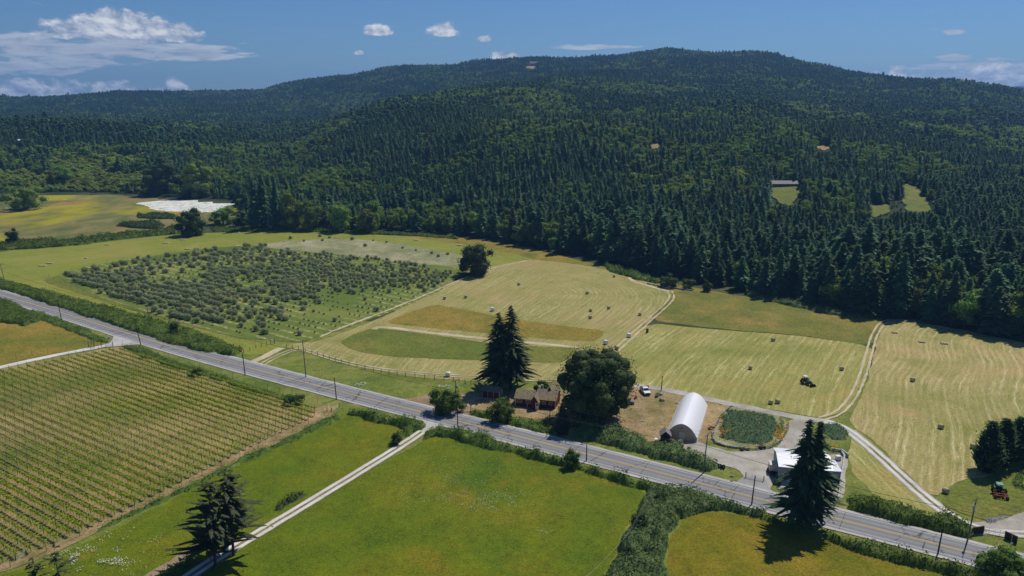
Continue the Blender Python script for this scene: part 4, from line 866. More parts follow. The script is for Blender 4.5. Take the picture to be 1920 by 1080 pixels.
atree('leafy_tree',1017,736,711,38,'br','small green tree behind the roof of the red farmhouse',seed=138,m=MF['bram'],nl=12,nleaf=80,leaf=.45,base=-.24,lob=.4)
atree('spruce_tree',1054,812,753,42,'con','small grey green spruce on the road bank right of the farmhouse',seed=139,m=MF['pine'],frond=True,step=.3,nb=9,irr=.12,droop=.2,base=.03,n=4,power=.9,wide=.26,ts=.35)
atree('leafy_tree',1073,878,839,30,'br','young bright green tree growing out of the hedge beside the near road pole',seed=140,m=MF['bram'],nl=12,nleaf=120,leaf=.3,base=-.24,lob=.42)
atree('leafy_tree',1874,1105,1014,92,'br','bushy tree cut off by the bottom right corner below the metal gate',seed=141,m=MF['bram'],nl=30,nleaf=150,leaf=.32,base=-.24,lob=.32)
atree('leafy_tree',745,832,806,20,'br','little dark bush at the end of the hedge by the white track',cat='bush',seed=142,m=MF['dk'],nl=8,nleaf=80,leaf=.35,base=-.24,lob=.5)
atree('round_shrub',368,705,690,30,'br','small dark bush above the vineyard on the road verge',cat='shrub',seed=143,m=MF['dk'],nl=7,nleaf=60,leaf=.35,base=-.24,lob=.6)
atree('round_shrub',552,756,733,46,'br','wide dark bush at the top right corner of the vineyard',cat='shrub',seed=144,m=MF['dk'],nl=12,nleaf=80,leaf=.35,base=-.24,lob=.5)
atree('round_shrub',328,628,603,20,'br','dark upright bush in the roadside hedge right of the tall crossarm pole',cat='shrub',seed=145,m=MF['dk'],nl=9,nleaf=70,leaf=.45,base=-.24,lob=.45)
atree('round_shrub',1236,940,918,36,'br','dark shrub at the upper left corner of the bramble thicket',cat='shrub',seed=146,m=MF['dk'],nl=10,nleaf=90,leaf=.3,base=-.24,lob=.45)
atree('round_shrub',1196,995,962,26,'br','dark shrub halfway down the left side of the bramble thicket',cat='shrub',seed=147,m=MF['dk'],nl=10,nleaf=90,leaf=.3,base=-.24,lob=.45)
atree('round_shrub',1180,1050,1020,30,'br','dark shrub by the pole low in the bramble thicket',cat='shrub',seed=148,m=MF['dk'],nl=10,nleaf=90,leaf=.3,base=-.24,lob=.45)
atree('round_shrub',1268,838,822,30,'br','grey green bush in front of the tunnel greenhouse door',cat='shrub',seed=149,m=MF['olive'],nl=9,nleaf=110,leaf=.28,base=-.24,lob=.5)
atree('round_shrub',1234,744,734,14,'br','little shrub beside the boulders right of the white pickup',cat='shrub',seed=150,m=MF['olive'],nl=6,nleaf=60,leaf=.28,base=-.24,lob=.5)
for i,(a,b,c,w) in enumerate([(1850,884,792,62),(1876,872,786,60),(1905,862,782,60),(1935,856,776,60)]):
    atree('cypress_tree',a,b,c,w,'con',['frontmost and leftmost dark cypress of the dense clump at the right edge','second dark cypress from the left in the clump at the right edge','third dark cypress from the left in the clump at the right edge','dark cypress cut off by the right edge of the view'][i],seed=151+i,m=MF['cyp'],frond=True,step=.26,nb=14,irr=.14,droop=-.30,base=.0,n=4,power=.6,topr=.03,gap=.03,wide=.3,tuft=9,ts=.45)
# dead snag
sn=empty('dead_tree',W(504,432),0,'bare grey dead conifer snag among the dark trees behind the hay band','dead tree'); bs=B(); rr_=random.Random(5); hs=hgt(504,432,372)
bs.tube((0,0,-.3),(0,0,hs),.45,.06,7)
bs.build('trunk',MF['dead'],sn); bs=B()
for i in range(70):
    z=hs*(.12+.85*i/70); a=rr_.uniform(0,6.28); L=(hs-z)*.22+.8; bs.tube((0,0,z),(math.cos(a)*L,math.sin(a)*L,z-L*.25),.07,.02,4,caps=False)
bs.build('branches',MF['dead'],sn)
sn=empty('bare_tree',W(883,771),0,'small bare brown tree in the yard left of the bright green tree','tree'); bs=B(); bs.tube((0,0,-.2),(0,0,1.6),.14,.1,6); bs.build('trunk',MF['dead'],sn); bs=B()
for i in range(16):
    a=rr_.uniform(0,6.28); z=1.5; q=Vector((math.cos(a)*.9,math.sin(a)*.9,z+1.2)); bs.tube((0,0,z),q,.05,.03,4,caps=False); bs.tube(q,q+Vector((rr_.uniform(-.6,.6),rr_.uniform(-.6,.6),rr_.uniform(0,.7))),.03,.015,4,caps=False)
bs.build('branches',MF['dead'],sn)

# ------------------------------------------------------------------ olive orchard
OD=(W(620,560)-W(320,508)).normalized(); OD=(ROAD[len(ROAD)//2]-ROAD[len(ROAD)//2-6]).normalized(); ON=Vector((-OD.y,OD.x,0))
OP=PX([(112,518),(200,497),(350,474),(480,462),(520,470),(700,484),(850,510),(820,540),(740,575),(640,610),(560,634),(440,625),(330,598),(200,556)])
o0=W(560,640); r=np.random.default_rng(5); U=[]
for i in range(-2,60):
    for j in range(-70,70):
        p=o0+ON*(i*5.4)+OD*(j*3.0+ (i%2)*.5); U.append((p.x+r.normal()*.25,p.y+r.normal()*.25))
U=np.array(U); U=U[poly_in(U[:,0],U[:,1],OP)]
opx,opy=prv(U[:,0],U[:,1],np.zeros(len(U)))
vig=fbm(U[:,0],U[:,1],26,3,44)
def seg_side(x,y,x0,y0,x1,y1): return (x1-x0)*(y-y0)-(y1-y0)*(x-x0)
sap=seg_side(opx,opy,400,632,640,560)*0>1
lowr=(opx>410)&(opy>(596-(opx-430)*.10))&(opx>430)           # sparse lower right
right=(opx>600)&(opy>545-(opx-640)*.04)
sparse=(opx>270)&(opx<390)&(opy>508)&(opy<532)
prob=np.where(vig>.44,.93,.55); prob=np.where(opy<505,prob*.62,prob); prob=np.where(right|((opx>540)&(opy>575)),.10,prob); prob=np.where((opx>380)&(opx<600)&(opy>605),.25,prob); prob=np.where(sparse,.2,prob)
big=r.random(len(U))<prob; hs_=np.where(big,2.55+r.normal(size=len(U))*.4,.7+.3*r.random(len(U))); hs_=np.where(big&(opx>560),hs_*.85,hs_)
drop=(~big)&(r.random(len(U))<.45); 
OC=[broad_mesh('olive_crown',3.0,2.9,200+i,14,70,.32,base=.0,core=False,lob=.42) for i in range(4)]; OT=[trunk_mesh('olive_trunk',1.7,.11,3,210+i) for i in range(4)]
order=np.argsort(-(np.where(big,hs_,0)*1000/np.hypot(U[:,0],U[:,1]))); solo=set(order[:300].tolist()); op_=[None]*4; RP=[];RR=[];RS=[];RK=[]
for i in range(len(U)):
    if drop[i]: continue
    k=int(r.integers(0,4)); s_=hs_[i]/3.0; a=r.uniform(0,6.28); w_=s_*r.uniform(.95,1.3)
    if i in solo:
        oz='left' if opx[i]<330 else 'middle' if opx[i]<560 else 'right'; OL=('grey green olive tree in the %s part of the orchard beyond the road'%oz,'olive trees in the %s part of the orchard'%oz)
        if op_[k] is None: op_[k]=tree('olive_tree',(U[i,0],U[i,1],.1),OC[k],OT[k],MF['olive'],a,OL[0],'olive tree',OL[1],(w_,w_,s_))
        else: clone(op_[k],(U[i,0],U[i,1],.1),a,(w_,w_,s_),*OL)
    else: RP.append((U[i,0],U[i,1],.1));RR.append(a);RS.append((w_,w_,s_));RK.append(k)
instancer('olive_saplings_and_trees',RP,np.array(RR),RS,RK,[join_proto(a,b,MF['olive'],'p') for a,b in zip(OC,OT)],'small and farther olive trees of the orchard beyond the road','olive trees')
print('OLIVES',big.sum(),len(U),len(RP))
wp=[proto(broad_mesh('weed_bush',2.6,2.2,220,8,40,.4,base=-.24,lob=.5),MF['olive'],'p')]
WB=[W(600,444),W(570,453),W(605,452),W(618,447),W(685,462),W(660,450),W(700,452),W(755,466),W(810,476),W(822,482),W(545,448),W(497,462),W(780,470),W(725,455),W(840,478)]
wb0=None
for i,p in enumerate(WB):
    if wb0 is None: wb0=tag(link('weedy_bush',wp[0].data,MF['olive']),'small grey bush dotted over the pale weedy ground behind the olive rows','bush','small bushes on the weedy ground behind the olives'); wb0.location=p
    else: c=wb0.copy(); COL.objects.link(c); c.location=p; c.rotation_euler=(0,0,i); c.scale=(.6+.1*(i%6),)*3

# ------------------------------------------------------------------ vineyard
MT=mat('weathered_post',lambda t:t.ramp(t.noise(4,3),[(.4,(.10,.10,.09)),(.6,(.20,.19,.17))])); MW=mat('galvanised_wire',(.3,.3,.31),rough=.5,metal=.6); MDK=mat('dark_post',(.045,.045,.045))
VD=(W(480,728)-W(375,694)).normalized(); VD=(ROAD[len(ROAD)//2]-ROAD[len(ROAD)//2-6]).normalized(); VN=Vector((VD.y,-VD.x,0))
VP=PX([(-260,762),(0,700),(120,678),(215,658),(262,664),(375,704),(480,738),(588,770),(596,778),(450,848),(300,924),(150,998),(20,1052),(-150,1110),(-700,1400)])
v0=W(596,774); pb_=B(); pb_.tube((0,0,-.2),(0,0,2.0),.055,.05,6); rowpost=None; r=np.random.default_rng(9); nrow=0
A_=[p for p in VP]+[VP[0]]
def clip_line(o,d):
    ts=[]
    for a,b in zip(A_[:-1],A_[1:]):
        e=b-a; den=d.x*e.y-d.y*e.x
        if abs(den)<1e-9: continue
        w=a-o; t=(w.x*e.y-w.y*e.x)/den; s_=(w.x*d.y-w.y*d.x)/den
        if 0<=s_<=1: ts.append(t)
    ts.sort(); return ts
ordinal=lambda k:'%d%s'%(k,'th' if 10<=k%100<=20 else {1:'st',2:'nd',3:'rd'}.get(k%10,'th'))
for i in range(-14,60):
    o=v0+VN*(i*2.5); ts=clip_line(o,VD)
    if len(ts)<2: continue
    t0,t1=ts[0],ts[-1]
    e=o+VD*t1; ex,ey=pr(e.x,e.y,0)
    s0=o+VD*t0
    # leave out what lies wholly outside the view
    L=t1-t0; k=np.arange(0,L,1.3)
    X_=o.x+VD.x*(t1-k);Y_=o.y+VD.y*(t1-k); qx,qy=prv(X_,Y_,np.zeros(len(k))); vis=(qx>-120)&(qy<1180)
    if not vis.any(): continue
    nrow+=1; k=k[vis]; end=o+VD*t1
    lab='%s row of grapevines counting from the road side of the vineyard'%ordinal(nrow)
    t=empty('vine_row',(end.x,end.y,.08),math.atan2(-VD.y,-VD.x),lab,'vine row','grapevine rows of the vineyard')
    C=[];N=[];S=[];bt=B()
    for u in k:
        wx,wy=end.x-VD.x*u,end.y-VD.y*u; vg=float(fbm(wx,wy,22,3,71)); ppx,ppy=pr(wx,wy,0)
        vg=.55*(vg-.36)*3.4+.28+ (.30 if ppy>900 else 0)+(.15 if (ppx<160 and ppy<740) else 0)+(.12 if ppx>400 else 0); vg=min(max(vg,.12),1.0)
        bt.tube((u,0,-.05),(u+r.normal()*.05,r.normal()*.04,.85),.035,.03,4,caps=False)
        n=int(12+34*vg); spn=.30+.42*vg
        C.append(np.stack([u+np.clip(r.normal(size=n)*.5,-1,1)*spn*1.1,r.normal(size=n)*.13*(.6+vg),.92+r.random(n)**1.2*(.3+.5*vg)],1)); N.append(r.normal(size=(n,3))*.6+np.array([0,0,.8])); S.append(.26+.2*r.random(n))
    V_,F_=quads(np.vstack(C),np.vstack(N),np.concatenate(S),.85,r,'v'); nf=len(F_); me_=npmesh('vines',np.vstack([V_,np.array(bt.v)]),np.vstack([F_,np.array(bt.f)+len(V_)])); me_.materials.append(MF['vine']); me_.materials.append(MB_); mi_=np.zeros(len(me_.polygons),np.int32); mi_[nf:]=1; me_.polygons.foreach_set('material_index',mi_); link('vines',me_,None,t)
    bw=B()
    for zz in (.85,1.45): bw.tube((k[0],0,zz),(k[-1],0,zz),.012,.012,3,caps=False)
    bw.build('trellis_wire',MW,t)
    for q,u in enumerate(np.arange(k[0],k[-1],5.4)):
        if rowpost is None: rowpost=pb_.build('post',MT,t); rowpost.location=(u,0,0)
        else: bcopy(rowpost,'post',(u,0,0),t)
print('ROWS',nrow)
# ------------------------------------------------------------------ buildings
def paint(name,c,rough=.7,var=.12,sc=1.5,spec=.2,metal=0):
    return mat(name,lambda t:t.ramp(t.noise(sc,5,None,.65),[(.3,tuple(x*(1-var) for x in c)),(.7,tuple(min(1,x*(1+var)) for x in c))]),rough=rough,spec=spec,metal=metal)
PM={'red':paint('barn_red_boards',(.13,.016,.013)),'white':paint('white_paint',(.78,.78,.76),.5,.05),'glass':mat('dark_window_glass',(.04,.05,.06),rough=.1,spec=.6),
 'moss':mat('mossy_shingles',lambda t:t.mix(t.sm(t.noise(1.1,6,None,.7),.47,.58),t.ramp(t.noise(3,4),[(.35,(.10,.09,.08)),(.65,(.30,.27,.24))]),(.30,.22,.05)),bump=(.6,.05,lambda t:t.noise(5,4))),
 'dkwood':paint('dark_stained_boards',(.05,.032,.025)),'shingle':paint('grey_shingles',(.22,.20,.20)),'metalroof':paint('white_metal_roof',(.74,.76,.80),.4,.05,spec=.4),
 'grey':paint('grey_siding',(.30,.31,.30)),'blue':paint('blue_grey_siding',(.20,.24,.29)),'film':None,'black':mat('black_rubber',(.02,.02,.02),rough=.8),
 'green':paint('tractor_green',(.03,.13,.045),.4,.08,spec=.4),'teal':paint('faded_green_roof',(.18,.36,.25),.5),'redm':paint('machine_red',(.24,.025,.02),.45),'orange':paint('machine_orange',(.62,.09,.02),.45),
 'cream':paint('cream_paint',(.70,.64,.50)),'stone':paint('field_stone',(.30,.29,.27),.9,.3,2),'conc':paint('concrete',(.45,.44,.42),.9),'steel':paint('galvanised_steel',(.42,.43,.44),.45,.1,metal=.5),
 'tan':paint('hay_bale',(.46,.40,.22),.9,.2,5),'wrap':paint('white_bale_wrap',(.80,.80,.78),.35,.03,spec=.5),'yellow':paint('machine_yellow',(.65,.45,.03),.5),'bluebin':paint('blue_plastic',(.05,.10,.16),.5)}
def axes(a,b):      # local frame with x from a to b on the ground
    d=(b-a); L=math.hypot(d.x,d.y); return L,math.atan2(d.y,d.x)
def gable(b,x0,x1,y0,y1,ze,zr,along='x',ov=.35,th=.12,mi=0):
    if along=='x':
        ym=(y0+y1)/2; sl=(zr-ze)/((y1-y0)/2); P=[]
        for sgn,ya in((-1,y0-ov),(1,y1+ov)):
            zl=ze-sl*ov
            V=[(x0-ov,ya,zl),(x1+ov,ya,zl),(x1+ov,ym,zr),(x0-ov,ym,zr)]; V+=[(p[0],p[1],p[2]+th) for p in V]
            b.add(V,[(0,1,2,3) if sgn>0 else (3,2,1,0),(4,5,6,7),(0,1,5,4),(1,2,6,5),(2,3,7,6),(3,0,4,7)],mi)
    else:
        xm=(x0+x1)/2; sl=(zr-ze)/((x1-x0)/2)
        for sgn,xa in((-1,x0-ov),(1,x1+ov)):
            zl=ze-sl*ov
            V=[(xa,y0-ov,zl),(xa,y1+ov,zl),(xm,y1+ov,zr),(xm,y0-ov,zr)]; V+=[(p[0],p[1],p[2]+th) for p in V]
            b.add(V,[(0,1,2,3),(4,5,6,7),(0,1,5,4),(1,2,6,5),(2,3,7,6),(3,0,4,7)],mi)
def walls(b,x0,x1,y0,y1,ze,zr=None,along='x',mi=0):
    b.box(x0,x1,y0,y1,-.3,ze,mi)
    if zr:
        if along=='x':
            ym=(y0+y1)/2; e=.001
            for x in(x0+e,x1-e): b.add([(x,y0,ze-.001),(x,y1,ze-.001),(x,ym,zr-.02)],[(0,1,2)],mi)
        else:
            xm=(x0+x1)/2
            for y in(y0+.001,y1-.001): b.add([(x0,y,ze-.001),(x1,y,ze-.001),(xm,y,zr-.02)],[(0,1,2)],mi)
def window(par,x,y,z,w,h,face='-y',pane=None):
    b=B(); f=B(); e=.05
    if face=='-y':
        b.box(x,x+w,y-e,y+.02,z,z+h); f.box(x+.08,x+w-.08,y-e-.02,y-e-.003,z+.08,z+h-.08)
    else:
        b.box(y-.02,y+e,x,x+w,z,z+h); f.box(y+e+.003,y+e+.02,x+.08,x+w-.08,z+.08,z+h-.08)
    o=b.build('window',PM['white'],par); f.build('pane',PM['glass'],o); return o
# red farmhouse
a_=W(966,761); c_=W(1041,768); L,ang=axes(a_,c_)
fh=empty('farmhouse',(a_.x,a_.y,.08),ang,'long dark red farmhouse with mossy brown roofs under the big maple','house')
b=B(); walls(b,0,L*.42,0,6.4,2.5,4.0); walls(b,L*.42,L*.60,-1.6,6.0,2.5,4.1,'y'); walls(b,L*.6,L,.3,7.6,2.6,4.4); walls(b,L*.66,L*.93,5,10.5,2.6,5.2,'y'); b.build('wall',PM['red'],fh)
b=B(); gable(b,0,L*.44,0,6.4,2.5,4.0); gable(b,L*.42,L*.60,-1.6,5.0,2.5,4.15,'y'); gable(b,L*.57,L,.3,7.6,2.6,4.4); gable(b,L*.66,L*.93,4,10.5,2.6,5.2,'y'); rf=b.build('roof',PM['moss'],fh)
b=B(); b.box(L*.56,L*.56+.7,4.4,5.1,3.6,5.4); b.build('chimney',PM['stone'],rf)
window(fh,.5,0,1.1,1.5,1.0); window(fh,L*.27,0,1.1,1.6,1.0); window(fh,L*.66,.3,1.1,1.2,1.0); window(fh,L*.84,.3,1.1,1.0,1.0)
b=B(); b.box(L*.535,L*.535+.95,-1.66,-1.58,0.05,2.1); dr=b.build('door',PM['white'],fh); b=B(); b.box(L*.535+.2,L*.535+.75,-1.69,-1.663,1.2,1.9); b.build('pane',PM['glass'],dr)
for x in (.0,L*.30,L*.60+.02,L-.14):
    b=B(); b.box(x,x+.14,(.3 if x>L*.59 else 0)-.04,(.3 if x>L*.59 else 0)-.003,0,2.5); b.build('corner_trim',PM['white'],fh)
# red shed
a_=W(904,744); c_=W(927,747); L,ang=axes(a_,c_); sh_=empty('shed',(a_.x,a_.y,.08),ang,'small dark red shed with white doors at the foot of the two tall firs','shed')
L=5.2
b=B(); walls(b,0,L,0,4.2,2.1,3.0); b.build('wall',PM['red'],sh_); b=B(); gable(b,0,L,0,4.2,2.1,3.0); b.build('roof',PM['moss'],sh_)
for x in (.6,2.6):
    b=B(); b.box(L,L+.05,x,x+1.1,.1,1.95); b.build('door',PM['white'],sh_)
for x in (0,1.8,3.6):
    b=B(); b.box(x,x+.1,-.04,-.003,0,2.05); b.build('corner_trim',PM['white'],sh_)
# tunnel greenhouse
def film_mat():
    m=bpy.data.materials.new('white_greenhouse_film'); m.use_nodes=True; t=NT(m.node_tree); b=t.n['Principled BSDF']; b.inputs['Base Color'].default_value=(.93,.93,.95,1); b.inputs['Roughness'].default_value=.45
    tr=t.node('ShaderNodeBsdfTranslucent'); tr.inputs[0].default_value=(.95,.95,.95,1); mx=t.node('ShaderNodeMixShader'); mx.inputs[0].default_value=.15
    t.l.new(b.outputs[0],mx.inputs[1]); t.l.new(tr.outputs[0],mx.inputs[2]); t.l.new(mx.outputs[0],t.n['Material Output'].inputs[0]); return m
PM['film']=film_mat()
def clear_mat():
    m=bpy.data.materials.new('clear_greenhouse_sheet'); m.use_nodes=True; t=NT(m.node_tree); b=t.n['Principled BSDF']; b.inputs['Base Color'].default_value=(.5,.5,.45,1); b.inputs['Roughness'].default_value=.3
    tp=t.node('ShaderNodeBsdfTransparent'); mx=t.node('ShaderNodeMixShader'); mx.inputs[0].default_value=.55
    t.l.new(b.outputs[0],mx.inputs[1]); t.l.new(tp.outputs[0],mx.inputs[2]); t.l.new(mx.outputs[0],t.n['Material Output'].inputs[0]); return m
PM['clear']=clear_mat()
g0=W(1249,822); g1=W(1306.5,830); L,ang=axes(g0,g1); GL=24.5
gh=empty('greenhouse',(g0.x,g0.y,.1),ang,'long white plastic tunnel greenhouse beside the garden bed','greenhouse')
def arch(L,n=18):
    P=[]; hs=1.1; hp=4.6
    for i in range(n+1):
        t=i/n; x=t*L; u=abs(2*t-1); z=hs+(hp-hs)*(.80*(1-u**2.5)+.2*(1-u)); P.append((x,z))
    return [(0,0)]+P+[(L,0)]
A1=arch(L); V=[];Fs=[]
NS=16
for j in range(NS+1):
    for x,z in A1: V.append((x,j*GL/NS,z+(0.0 if j%2 else .025)))
m_=len(A1)
for j in range(NS):
    for i in range(1,m_-2): Fs.append((j*m_+i,j*m_+i+1,(j+1)*m_+i+1,(j+1)*m_+i))
b=B(); b.add(V,Fs); cv=b.build('cover',PM['film'],gh,smooth=False)
b=B(); vz=[(x,GL,z) for x,z in A1]; b.add(vz,[tuple(range(len(vz)))]); b.build('back_wall',PM['film'],gh)
b=B(); vz=[(x,.15,z) for x,z in A1]; b.add(vz,[tuple(range(len(vz)))]); b.build('front_sheet',PM['clear'],gh)
for s_ in (0,1):
    b=B(); x=s_*L; b.box(x-.03,x+.03,0,GL,0,.35); b.box(x-.02,x+.02,0,GL,.9,1.15); b.build('side_curtain',PM['white'],gh)
for j in range(0,NS+1):
    b=B()
    for (x0,z0),(x1,z1) in zip(A1[:-1],A1[1:]): b.tube((x0,j*GL/NS+.02,max(z0-.06,0)),(x1,j*GL/NS+.02,max(z1-.06,0)),.04,n=4,caps=False)
    b.build('hoop',PM['steel'],gh)
b=B(); 
for x in (L*.2,L*.4,L*.62,L*.8): b.tube((x,.1,0),(x,.1,3.4 if .3<x/L<.7 else 2.6),.04,n=4)
b.tube((.3,.1,2.35),(L-.3,.1,2.35),.04,n=4); b.build('front_frame',PM['steel'],gh)
b=B(); b.box(L*.41,L*.61,.02,.09,0,2.2); b.build('door',PM['cream'],gh); b=B(); b.box(L*.47,L*.53,.0,.06,3.2,3.6); b.build('vent',PM['bluebin'],gh)
t=empty('plastic_tank',tuple(g0+Vector((math.cos(ang)*7,math.sin(ang)*7,.1))+Vector((-math.sin(ang)*2,math.cos(ang)*2,0))),0,'pale round water tank standing inside the tunnel greenhouse door','tank'); b=B(); b.tube((0,0,0),(0,0,1.2),.7,.7,14); b.tube((0,0,1.2),(0,0,1.45),.7,.3,14); b.build('body',PM['conc'],t,True); b=B(); b.tube((0,0,1.45),(0,0,1.55),.22,.22,10); b.build('lid',PM['black'],t)
# dark shed in front of the greenhouse
a_=W(1239,831); sd_=empty('shed',(a_.x,a_.y,.1),R_(-8),'tiny dark brown shed with grey shingle roof at the greenhouse corner','shed')
b=B(); walls(b,0,2.3,0,2.6,2.3,3.3,'y'); b.build('wall',PM['dkwood'],sd_); b=B(); gable(b,0,2.3,0,2.6,2.3,3.3,'y',.4); b.build('roof',PM['shingle'],sd_); b=B(); b.box(.7,1.6,-.05,-.003,0,1.9); b.build('door',PM['black'],sd_)
a_=W(1235,831); t=empty('freezer_box',(a_.x-.5,a_.y,.1),R_(-8),'white box leaning at the left wall of the tiny dark shed','box'); b=B(); b.box(-.5,.3,0,1.2,0,.85,bev=.03); b.build('body',PM['white'],t); b=B(); b.box(-.52,.32,-.02,1.22,.855,.93); b.build('lid',PM['metalroof'],t)
# white roofed barn behind the towering fir
FL=W(1462,875,3.7);FR=W(1561,883,3.7);BL=W(1473,844,3.7); L,ang=axes(FL,FR); dep=(BL-FL).length
bn=empty('barn',(FL.x,FL.y,.1),ang,'low grey barn with a white metal roof behind the towering fir','barn')
b=B(); walls(b,0,L,0,dep,3.7,4.9); b.build('wall',PM['grey'],bn); b=B(); gable(b,0,L,0,dep,3.7,4.9,ov=.3); rf=b.build('roof',PM['metalroof'],bn)
b=B(); b.tube((L*.48,dep*.62,4.3),(L*.48,dep*.62,5.6),.5,.5,12); b.tube((L*.48,dep*.62,5.6),(L*.48,dep*.62,6.0),.65,.2,12); b.build('roof_vent',PM['white'],rf)
window(bn,1.0,0,.9,1.1,1.3); window(bn,L*.3,0,1.1,1.4,1.0); b=B(); b.box(L*.55,L*.8,-.06,-.003,0,2.8); b.build('sliding_door',PM['steel'],bn)
FL=W(1557,884,3.1);FR=W(1577,885,3.1);BL=W(1561,866,3.1); L,ang=axes(FL,FR); dep=(BL-FL).length
an=empty('annex_shed',(FL.x,FL.y,.1),ang,'flat pale roofed blue grey shed right of the towering fir','shed')
b=B(); b.box(0,L,0,dep,-.3,3.05); b.build('wall',PM['blue'],an); b=B(); b.box(-.2,L+.2,-.2,dep+.2,3.053,3.2); b.build('roof',PM['metalroof'],an); b=B(); b.box(L*.3,L*.75,-.05,-.003,0,2.3); b.build('door',PM['steel'],an)
p=W(1571,863); t=empty('water_tote',(p.x,p.y,.1),0,'white caged water tote behind the blue grey shed','tank'); b=B(); b.box(-.6,.6,-.5,.5,.15,1.15,bev=.06); b.build('body',PM['white'],t); b=B()
for q in range(5): b.box(-.62+q*.3,-.6+q*.3,-.52,-.505,.1,1.2)
b.box(-.62,.62,-.52,.52,.0,.13); b.build('cage',PM['steel'],t)
def slopehouse(name,px,py,wpx,hpx,label,wallm,roofm,rz=0,z=None,depth=8):
    p=on_hill(px,py); d=math.hypot(p.x,p.y); sc=F/(d); w_=wpx/sc; h_=hpx/sc
    t=empty(name,(p.x,p.y,p.z),rz,label,'house'); b=B(); walls(b,-w_/2,w_/2,0,depth,h_*.6,h_); b.build('wall',wallm,t)
    b=B(); gable(b,-w_/2,w_/2,0,depth,h_*.6,h_,ov=.6,th=.25); b.build('roof',roofm,t)
    for q in range(4): window(t,-w_/2+w_*(.1+.22*q),0,h_*.2,w_*.13,h_*.25)
    return t
slopehouse('house',1463,352,62,11,'long low house with a pale roof in the small clearing on the right slope',PM['dkwood'],PM['shingle'])
slopehouse('house',1000,124,13,8,'house with a pale roof up on the ridge below the white cloud',PM['grey'],PM['shingle'],depth=12)
slopehouse('house',40,272,17,8,'white roofed house among the trees at the far left',PM['grey'],PM['metalroof'],.2,depth=12)
# retaining wall and kerb round the barn yard, stone walls of the garden bed
def stonewall(name,px,label,h=.5,w=.45,seed=1,cat='wall',m=None):
    r=random.Random(seed); P=densify(PX(px),.55,.08,False,seed); b=B()
    for p in P:
        if r.random()<.12: continue
        s=r.uniform(.7,1.2); M=Matrix.Translation((p.x,p.y,.1))@Matrix.Rotation(r.uniform(0,3),4,'Z')
        b.box(-.27*s,.27*s,-w/2*s,w/2*s,-.05,h*r.uniform(.6,1.1),0,M,bev=.07)
    return tag(b.build(name,m or PM['stone']),label,cat)
stonewall('stone_wall',[(1336,812),(1334,822),(1342,832),(1360,838),(1390,842),(1412,846)],'low dry stone wall along the lower edge of the garden bed',.6,seed=2)
stonewall('stone_edging',[(1372,762),(1352,780),(1342,800),(1335,812)],'thin stone edging on the greenhouse side of the garden bed',.3,.3,seed=3,cat='edging')
stonewall('stone_edging',[(1412,846),(1440,842),(1464,828),(1474,808),(1476,795)],'curved stone edging of the garden bed along the lane',.3,.3,seed=4,cat='edging')
stonewall('rubble_row',[(1215,533),(1240,538),(1262,541),(1300,546)],'row of rubble under the round shrubs at the forest foot',.6,.8,seed=5,cat='stones')
def longwall(name,px,label,h,w,m,cat='wall'):
    P=PX(px); b=B()
    for a,c in zip(P[:-1],P[1:]):
        L,an=axes(a,c); b.box(0,L,-w/2,w/2,-.1,h,0,Matrix.Translation((a.x,a.y,.1))@Matrix.Rotation(an,4,'Z'))
    return tag(b.build(name,m),label,cat)
longwall('retaining_wall',[(1559,845),(1577,848),(1583,858),(1572,935),(1569,944)],'pale concrete retaining wall down the right side of the barn yard',.7,.35,PM['conc'])
longwall('retaining_wall',[(1577,848),(1590,858)],'short pale wall stub at the upper right corner of the barn yard',.9,.3,PM['conc'])
longwall('entrance_wall',[(1822,1003),(1843,1000)],'dark wooden entrance wall left of the metal gate',1.6,.25,PM['dkwood'])
longwall('entrance_wall',[(1884,1010),(1906,1020)],'dark wooden entrance wall right of the metal gate',1.6,.25,PM['dkwood'])
# boulders
def rock(px,py,w,label,seed,sq=.7,m=None,cat='boulder'):
    r=np.random.default_rng(seed); s=w/ppm(px,py)/2; d=sph(r,60); import itertools
    bm=bmesh.new(); vs=[bm.verts.new((v*np.array([1,.8,sq])*s*r.uniform(.8,1.05)).tolist()) for v in d]; bmesh.ops.convex_hull(bm,input=vs)
    me=bpy.data.meshes.new('boulder'); bm.to_mesh(me); bm.free(); o=link('boulder',me,m or PM['stone']); p=W(px,py); o.location=(p.x,p.y,s*sq*.5); tag(o,label,cat)
rock(1241,752,12,'big grey boulder in the yard right of the white pickup',1); rock(1239,741,9,'brown boulder behind the big grey boulder in the yard',2); rock(1270,757,11,'flat pale boulder beside the left wall of the tunnel greenhouse',3,.4)
rock(1205,791,9,'low brown rock in the dry yard below the pickup',4,.4); rock(1391,845,9,'dark shrub like rock pile on the stone wall of the garden bed',5,.7,PM['dkwood'],'rock pile')
rock(1427,764+20,5,'small rock at the top edge of the garden bed',6)
for q,(x,y,l) in enumerate([(1429,842,'dark square planter at the lower right corner of the garden bed')]):
    p=W(x,y); t=empty('planter',(p.x,p.y,.1),.2,l,'planter'); b=B(); b.box(-.8,.8,-.5,.5,0,.7,bev=.05); b.build('box',PM['black'],t); b=B(); b.box(-.7,.7,-.4,.4,.703,.8,bev=.15); b.build('soil',PM['dkwood'],t)
